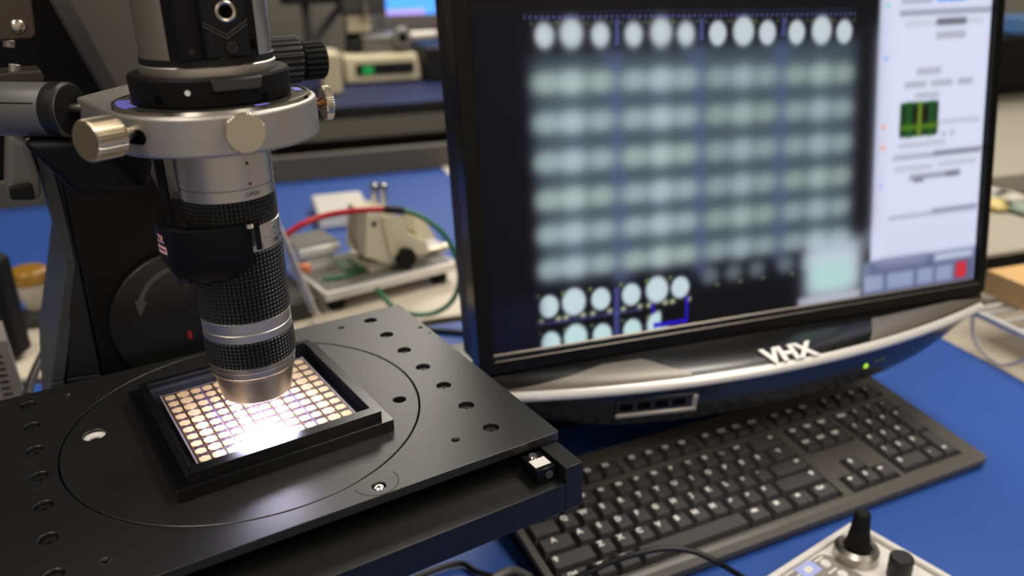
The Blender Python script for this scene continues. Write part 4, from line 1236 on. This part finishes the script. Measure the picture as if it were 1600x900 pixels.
b = BM(); tube(b, [(.012, .045, .036), (.05, .040, .034), (.085, .055, .036), (m0.x - .004, .065, .05)], .0028, 10); obj('green_lead', b, mat('green cable', (28, 112, 66), .4), PS, PF)

# red and green lead joined by a black connector, arching over the station
WFy = .0
def yw(x, y, Y):
    w = ray(x, y); return CAM + w * (Y / w.y)
JL = thing('jumper_lead', 'red and green lead joined by a black connector arching over the probe station', 'lead', Matrix.Translation(yw(615, 328, 1.08)))
b = BM(); tube(b, [yw(x, y, Y) for x, y, Y in ((405, 392, 1.02), (440, 372, 1.03), (470, 352, 1.04), (505, 338, 1.06), (550, 330, 1.07), (602, 327, 1.08))], .0042, 12); obj('red_lead', b, mat('red cable', (188, 22, 34), .4), JL)
b = BM(); tube(b, [yw(600, 327, 1.08), yw(632, 329, 1.08)], .0055, 14, k=2); obj('connector', b, M_BLACK, JL)
b = BM(); tube(b, [yw(x, y, Y) for x, y, Y in ((630, 329, 1.08), (655, 337, 1.08), (688, 360, 1.075), (710, 395, 1.07), (718, 435, 1.06), (708, 468, 1.055), (684, 487, 1.045), (650, 492, 1.035), (618, 482, 1.03), (600, 465, 1.05), (590, 452, 1.09))], .0036, 12); obj('green_lead', b, mat('green cable', (28, 112, 66), .4), JL)

b = BM(); box(b, -.16, -.012, .004, .17, 0, .026); obj('control_box', b, mat('dark box', (40, 38, 36), .5), None, PF, bev=.002, label='low dark box on the back table left of the probe station', cat='box')
b = BM(); tube(b, [yw(425, 335, .94), yw(445, 378, .97), yw(468, 432, 1.0), yw(488, 480, 1.02), at_z(496, 492, .008)], .0048, 12); obj('cable', b, mat('pale cable', (226, 216, 200), .5), label='pale grey cable hanging down beside the lens to the back table', cat='cable')
# white box with tools behind the probe station
q = local(DF, at_z(478, 378, .0)); q2 = local(DF, at_z(570, 362, 0))
b = BM(); box(b, q.x + .03, q2.x + .02, q.y + .06, q.y + .20, 0, .030); obj('white_box', b, M_CTRLW, None, DF, bev=.004, label='white plastic box on the blue mat behind the probe station', cat='box')

# ------------------------------------------------------------------ left background
q = at_z(60, 492, 0.0)
CB = thing('cup', 'clear plastic cup with amber lid on the table at the left', 'cup', Matrix.Translation((q.x, q.y, 0)))
cu = BM(); z0 = .012
base = .002
b = BM(); lathe(b, [(0, base), (.009, base), (.020, base + .035), (.024, base + .055), (.0235, base + .055), (.0195, base + .035), (.008, base + .002), (0, base + .001)], 40, q.x, q.y, caps=False)
obj('cup_body', b, mat('clear plastic', (225, 215, 190), .15, alpha=.5), CB)
b = BM(); lathe(b, [(.0245, base + .050), (.026, base + .054), (.026, base + .066), (.022, base + .070), (0, base + .071)], 40, q.x, q.y, caps=False); obj('lid', b, mat('amber lid', (150, 108, 30), .3), CB)
if base > .012:
    b = BM(); lathe(b, [(.016, 0), (.018, .004), (.004, .008), (.004, base - .009)], 30, q.x, q.y); obj('cup_stem', b, mat('clear plastic', (235, 230, 220)), CB)
q = local(DF, at_z(30, 515, 0)); q2 = local(DF, at_z(75, 455, 0))
b = plate(BM(), rrect(q.x, q.x + .10, q.y, q2.y + .02, .006, 3), [], 0, .012); obj('small_tray', b, mat('dark tray', (34, 36, 38), .5), None, DF, bev=.002, label='small dark tray on the blue mat beside the amber-lidded cup', cat='tray')
# black arm leaning at the far left edge
b = BM()
P = [yw(-40, 395, .95), yw(-6, 412, .95), yw(32, 558, .95), yw(0, 566, .95), yw(-30, 560, .95)]
hexa(b, [p + Vector((0, .03, 0)) for p in P], P); zmin = min(v.co.z for v in b.verts)
obj('black_case', b, M_BLACKM, smooth=False, bev=.003, label='black case standing on the table at the far left edge', cat='case')
# grey power unit with vent slots
Pq = yw(0, 530, .66)
GF = frame((0, 0, 0), LAT, -TO, (0, 0, 1))
g0 = local(GF, yw(14, 530, .66)); g1 = local(GF, yw(28, 590, .66))
GU = thing('power_unit', 'grey metal unit with vent slots behind the stage at left', 'power unit', Matrix.Translation((g0.x, g0.y, 0)))
b = BM(); hexa(b, [(g0.x - .12, g0.y, 0), (g0.x + .004, g0.y, 0), (g0.x - .008, g0.y + .05, 0), (g0.x - .12, g0.y + .05, 0)], [(g0.x - .12, g0.y, g0.z), (g0.x - .002, g0.y, g0.z), (g0.x - .014, g0.y + .05, g0.z), (g0.x - .12, g0.y + .05, g0.z)])
obj('unit_case', b, mat('unit grey', (128, 120, 110), .5), GU, GF, smooth=False, bev=.0015)
b = BM()
for i in range(7):
    z = g0.z - .016 - .0062 * i
    box(b, g0.x - .016, g0.x - .0085, g0.y - .0006, g0.y + .0004, z, z + .0018)
obj('vent_slots', b, M_HOLE, GU, GF, smooth=False)
b = BM(); tube(b, [yw(42, 620, .66), yw(50, 592, .70), yw(64, 560, .74), yw(80, 530, .80)], .0042, 12); obj('cable', b, mat('brown black cable', (40, 34, 32), .5), label='dark cable rising behind the stage beside the grey power unit', cat='cable')

# ------------------------------------------------------------------ far bench: stereo microscope, monitor, stand
FB = lambda x, y, v: local(DF, at_plane(x, y, DF, 1, v))
f0 = FB(540, 133, 3.30); f1 = FB(659, 118, 3.30)
FM = thing('stereo_microscope', 'cream bench microscope with green display on the far bench', 'microscope', DF @ Matrix.Translation(((f0.x + f1.x) / 2, 3.4, 0)))
zt = FB(600, 86, 3.30).z
b = BM(); hexa(b, [(f0.x, 3.30, .004), (f1.x, 3.30, .004), (f1.x, 3.62, .004), (f0.x, 3.62, .004)], [(f0.x + .004, 3.31, zt), (f1.x - .012, 3.31, zt), (f1.x - .012, 3.62, zt), (f0.x + .004, 3.62, zt)])
obj('base', b, M_BEIGE2, FM, DF, bev=.012, segs=4)
p0_, p1_ = FB(557, 118, 3.297), FB(647, 96, 3.297)
obj('control_panel', box(BM(), p0_.x, p1_.x, 3.2985, 3.306, p0_.z - .003, p1_.z), M_BLACK, FM, DF, smooth=False)
p0_, p1_ = FB(568, 117, 3.295), FB(583, 103, 3.295)
obj('display', box(BM(), p0_.x, p1_.x, 3.297, 3.2995, p0_.z, p1_.z), mat('green display', (20, 120, 60), .4, emit=.55, ecol=(20, 150, 70)), FM, DF, smooth=False)
for px_ in (611, 634):
    q = FB(px_, 107, 3.29); b = BM(); cyl(b, (q.x, 3.298, q.z), (0, -1, 0), .014, .015, 24, ch=.002); obj('dial', b, M_BLACKM, FM, DF)
a1_, a2_ = FB(566, 84, 3.4), FB(640, 52, 3.4)
b = BM(); box(b, a1_.x, a2_.x, 3.36, 3.55, zt, a2_.z); obj('stage_block', b, mat('station grey2', (122, 118, 114), .4, .4), FM, DF, bev=.006)
b = BM(); box(b, a1_.x - .05, a1_.x + .01, 3.40, 3.52, zt, a2_.z - .02); obj('stage_side', b, M_BLACK, FM, DF, bev=.004)
q = FB(627, 57, 3.36); b = BM(); cyl(b, (q.x, 3.36, q.z), (0, -1, 0), .036, .03, 36, ch=.004); obj('lamp_ring', b, mat('ring grey', (150, 146, 140), .4, .4), FM, DF)
b = BM(); cyl(b, (q.x, 3.328, q.z), (0, -1, 0), .017, .006, 30); obj('ring_bore', b, M_HOLE, FM, DF)
q2 = FB(683, 54, 3.36); b = BM(); cyl(b, (q.x + .03, 3.36, q.z), (1, 0, .02), .016, q2.x - q.x - .03, 30, ch=.003); obj('lamp_tube', b, mat('lamp tube white', (228, 222, 210), .35), FM, DF)
a1_, a2_ = FB(540, 50, 3.5), FB(575, 20, 3.5)
b = BM(); box(b, a1_.x, a2_.x, 3.44, 3.56, a1_.z, a2_.z); obj('turret', b, M_BEIGE2, FM, DF, bev=.005)
b = BM(); box(b, a1_.x + .01, a2_.x - .005, 3.55, 3.62, zt, .62); obj('pillar', b, mat('far dark grey', (60, 58, 54), .6), FM, DF, bev=.004)
b = BM(); box(b, a1_.x - .02, a2_.x + .06, 3.42, 3.56, a2_.z, a2_.z + .12); obj('head', b, mat('far dark grey', (60, 58, 54)), FM, DF, bev=.01)
q = FB(571, 12, 3.4); b = BM(); cyl(b, (q.x, 3.40, q.z - .03), (0, 0, 1), .014, .05, 24); obj('objective', b, M_CHROME, FM, DF)

s0, s1 = FB(604, 24, 3.75), FB(720, 10, 3.75)
FMo = thing('screen_monitor', 'monitor with bright blue screen on the far bench', 'monitor', DF @ Matrix.Translation(((s0.x + s1.x) / 2, 3.78, 0)))
sw = .55
obj('screen', box(BM(), s0.x, s0.x + sw, 3.748, 3.752, s0.z, s0.z + .32), mat('blue screen', (70, 150, 255), .4, emit=1.0, ecol=(80, 158, 255)), FMo, DF, smooth=False)
b = plate(BM(), rrect(s0.x - .02, s0.x + sw + .02, s0.z - .055, s0.z + .34, .008, 3), [[(s0.x, s0.z), (s0.x + sw, s0.z), (s0.x + sw, s0.z + .32), (s0.x, s0.z + .32)]], 0, .04)
b.transform(frame((0, 3.785, 0), (1, 0, 0), (0, 0, 1), (0, -1, 0))); obj('bezel', b, mat('monitor grey', (104, 102, 98), .4), FMo, DF, bev=.003)
obj('taskbar', box(BM(), s0.x, s0.x + .17, 3.7465, 3.748, s0.z, s0.z + .022), mat('task bar glow', (168, 150, 240), .4, emit=.9, ecol=(168, 150, 240)), FMo, DF, smooth=False)
b = BM(); box(b, s0.x + .22, s0.x + .32, 3.79, 3.83, 0.012, s0.z + .1); box(b, s0.x + .15, s0.x + .39, 3.70, 3.88, 0, .012); obj('stand', b, M_BLACK, FMo, DF, bev=.004)
b = BM(); box(b, s0.x + .06, s0.x + .62, 3.26, 3.62, 0, .13); obj('equipment_case', b, M_BLACK, None, DF, bev=.006, label='black equipment case on the far bench right of cream microscope', cat='case')
r0, r1 = FB(688, 56, 3.345), FB(682, -40, 3.345)
b = BM(); hexa(b, [(r0.x - .012, 3.33, r0.z), (r0.x + .012, 3.33, r0.z), (r0.x + .012, 3.345, r0.z), (r0.x - .012, 3.345, r0.z)], [(r1.x - .008, 3.33, r1.z), (r1.x + .010, 3.33, r1.z), (r1.x + .010, 3.345, r1.z), (r1.x - .008, 3.345, r1.z)])
obj('lamp_strap', b, mat('red strap', (176, 20, 22), .5), None, DF, label='red strap hanging in front of the far blue screen', cat='strap')
q = FB(518, 136, 3.1); q2 = FB(530, 84, 3.1)
b = BM(); box(b, q.x - .03, q2.x + .004, 3.10, 3.3, 0, q2.z); obj('cream_box', b, M_BEIGE2, None, DF, bev=.006, label='cream box on the far bench left of the cream microscope', cat='box')
BS = thing('boom_stand', 'dark boom stand with slanted brace on the far bench by the wall', 'stand', DF @ Matrix.Translation((FB(483, 90, 3.75).x, 3.75, 0)))
q = FB(482, 60, 3.75)
b = BM(); cyl(b, (q.x, 3.75, .0), (0, 0, 1), .018, .9, 20); obj('pole', b, M_LEGM, BS, DF)
b = BM(); cyl(b, (q.x, 3.75, .0), (0, 0, 1), .09, .02, 32, ch=.004); obj('base', b, M_BLACK, BS, DF)
e0, e1_ = FB(492, 62, 3.72), FB(535, 6, 3.72)
b = BM(); cyl(b, e0, e1_ - e0, .016, (e1_ - e0).length, 16); obj('brace', b, M_LEGM, BS, DF)
b = BM(); box(b, q.x - .10, q.x + .18, 3.66, 3.78, FB(480, 6, 3.7).z, FB(480, 6, 3.7).z + .10); obj('head', b, M_BLACK, BS, DF, bev=.01)

# ------------------------------------------------------------------ right background
q = local(DF, at_z(1520, 486, .05)); q2 = local(DF, at_z(1600, 520, .05))
WR = thing('wire_rack', 'low chromed wire rack on the desk right of the blue mat', 'rack', DF @ Matrix.Translation((q.x + .15, q.y - .1, 0)))
wx, wy0, wy1 = q.x, q.y - .32, q.y
b = BM()
tube(b, [(wx, wy0, .05), (wx, wy1, .05), (wx + .34, wy1, .05), (wx + .34, wy0, .05), (wx, wy0, .05)], .0052, 10, k=1)
obj('top_frame', b, M_WIRE, WR, DF)
for i in range(12):
    y = wy1 - .015 - i * .026
    b = BM(); tube(b, [(wx, y, .052), (wx + .34, y, .052)], .0022, 8, k=1); obj('shelf_wire', b, M_WIRE, WR, DF)
for lx, ly in ((wx, wy1), (wx + .34, wy1), (wx, wy0), (wx + .34, wy0)):
    s_y = -.03 if ly == wy1 else .03
    b = BM(); tube(b, [(lx, ly, .05), (lx, ly + s_y * .3, .02), (lx, ly + s_y, .004), (lx, ly + s_y * 2, .004), (lx, ly + s_y * 3, .03), (lx, ly + s_y * 3.4, .05)], .0024, 10, k=5); obj('leg', b, M_WIRE, WR, DF)
q = local(DF, at_z(1531, 457, .056)); q2 = local(DF, at_z(1600, 488, .056))
b = BM(); hexa(b, [(q.x + .004, q2.y - .14, .056), (q.x + .26, q2.y - .14, .056), (q.x + .26, q.y, .056), (q.x + .004, q.y, .056)], [(q.x + .004, q2.y - .14, .087), (q.x + .26, q2.y - .14, .087), (q.x + .26, q.y, .087), (q.x + .004, q.y, .087)])
obj('cardboard_box', b, M_CARD, None, DF, smooth=False, bev=.001, label='flat tan cardboard box lying on the wire rack', cat='box')
# grey low equipment behind the rack, papers and shelf beyond
e0 = local(DF, at_z(1540, 402, .06)); e1_ = local(DF, at_z(1600, 383, .06))
EQ = thing('flat_instrument', 'flat grey instrument with black front behind the cardboard box', 'instrument', DF @ Matrix.Translation((e0.x + .2, e0.y + .15, 0)))
b = BM(); box(b, e0.x - .04, e0.x + .5, e0.y, e0.y + .20, .0, .058); obj('front_body', b, M_BLACKM, EQ, DF, bev=.002)
b = BM(); box(b, e0.x - .04, e0.x + .5, e0.y - .002, e0.y + .20, .058, .066); obj('top_panel', b, mat('panel grey', (170, 164, 150), .5), EQ, DF, bev=.002)
obj('front_ledge', box(BM(), e0.x - .04, e0.x + .5, e0.y - .05, e0.y, 0, .02), mat('ledge grey', (140, 130, 120), .5), EQ, DF, bev=.002)
SH = thing('side_bench', 'pale side bench behind the flat instrument at the right edge', 'bench', DF @ Matrix.Translation((1.6, 1.7, ZF)))
sb = local(DF, at_z(1545, 335, .08))
obj('bench_top', box(BM(), 1.12, 2.6, 1.16, 2.2, .03, .07), mat('panel grey', (170, 164, 150)), SH, DF, smooth=False, bev=.002)
for lx, ly in ((1.2, 1.22), (2.5, 1.22), (1.2, 2.1), (2.5, 2.1)): obj('leg', box(BM(), lx - .03, lx + .03, ly - .03, ly + .03, ZF, .03), M_LEGM, SH, DF, smooth=False)
def on_sb(x, y): return local(DF, at_z(x, y, .07))
q = on_sb(1545, 315); q2 = on_sb(1600, 322)
for i, (px_, c, nm) in enumerate(((1549, (206, 204, 200), 'white'), (1554, (214, 192, 128), 'yellow'), (1576, (196, 190, 176), 'pale grey'), (1596, (140, 156, 140), 'pale green'))):
    p_ = on_sb(px_, (306, 324, 312, 330)[i])
    b = BM(); box(b, p_.x - .016, p_.x + .026, p_.y - .02, p_.y + .03, .07, .077); obj('paper_packet', b, mat('packet ' + nm, c, .6), None, DF, bev=.001, label='%s packet lying on the side bench at the right' % nm, cat='packet')
q = local(DF, at_plane(1545, 290, DF, 1, 1.75)); q2 = local(DF, at_plane(1545, 258, DF, 1, 1.75))
CBN = thing('storage_cabinet', 'pale open storage cabinet standing on the side bench at right', 'cabinet', DF @ Matrix.Translation((1.9, 1.9, .07)))
zc = lambda y: local(DF, at_plane(1580, y, DF, 1, 1.75)).z
m_cab = mat('cabinet beige', (166, 158, 140), .6)
obj('lower_panel', box(BM(), 1.25, 2.6, 1.75, 2.15, .07, zc(257)), m_cab, CBN, DF, smooth=False, bev=.002)
obj('shelf_gap', box(BM(), 1.25, 2.6, 1.80, 2.15, zc(257), zc(232)), M_BLACKM, CBN, DF, smooth=False)
obj('middle_panel', box(BM(), 1.25, 2.6, 1.75, 2.15, zc(232), zc(152)), mat('cabinet grey', (92, 88, 78), .6), CBN, DF, smooth=False, bev=.002)
b = BM(); box(b, 1.42, 2.5, 1.78, 2.1, zc(152), zc(62)); obj('dark_instrument', b, M_BLACKM, None, DF, bev=.01, label='dark instrument on top of the pale cabinet at right', cat='instrument')
p_ = local(DF, at_plane(1597, 45, DF, 1, 1.85)); b = BM(); box(b, p_.x - .02, p_.x + .15, 1.82, 1.95, zc(62), zc(62) + .045); obj('blue_box', b, mat('blue box', (70, 110, 160), .5), None, DF, bev=.004, label='small blue box on the dark instrument at the right edge', cat='box')
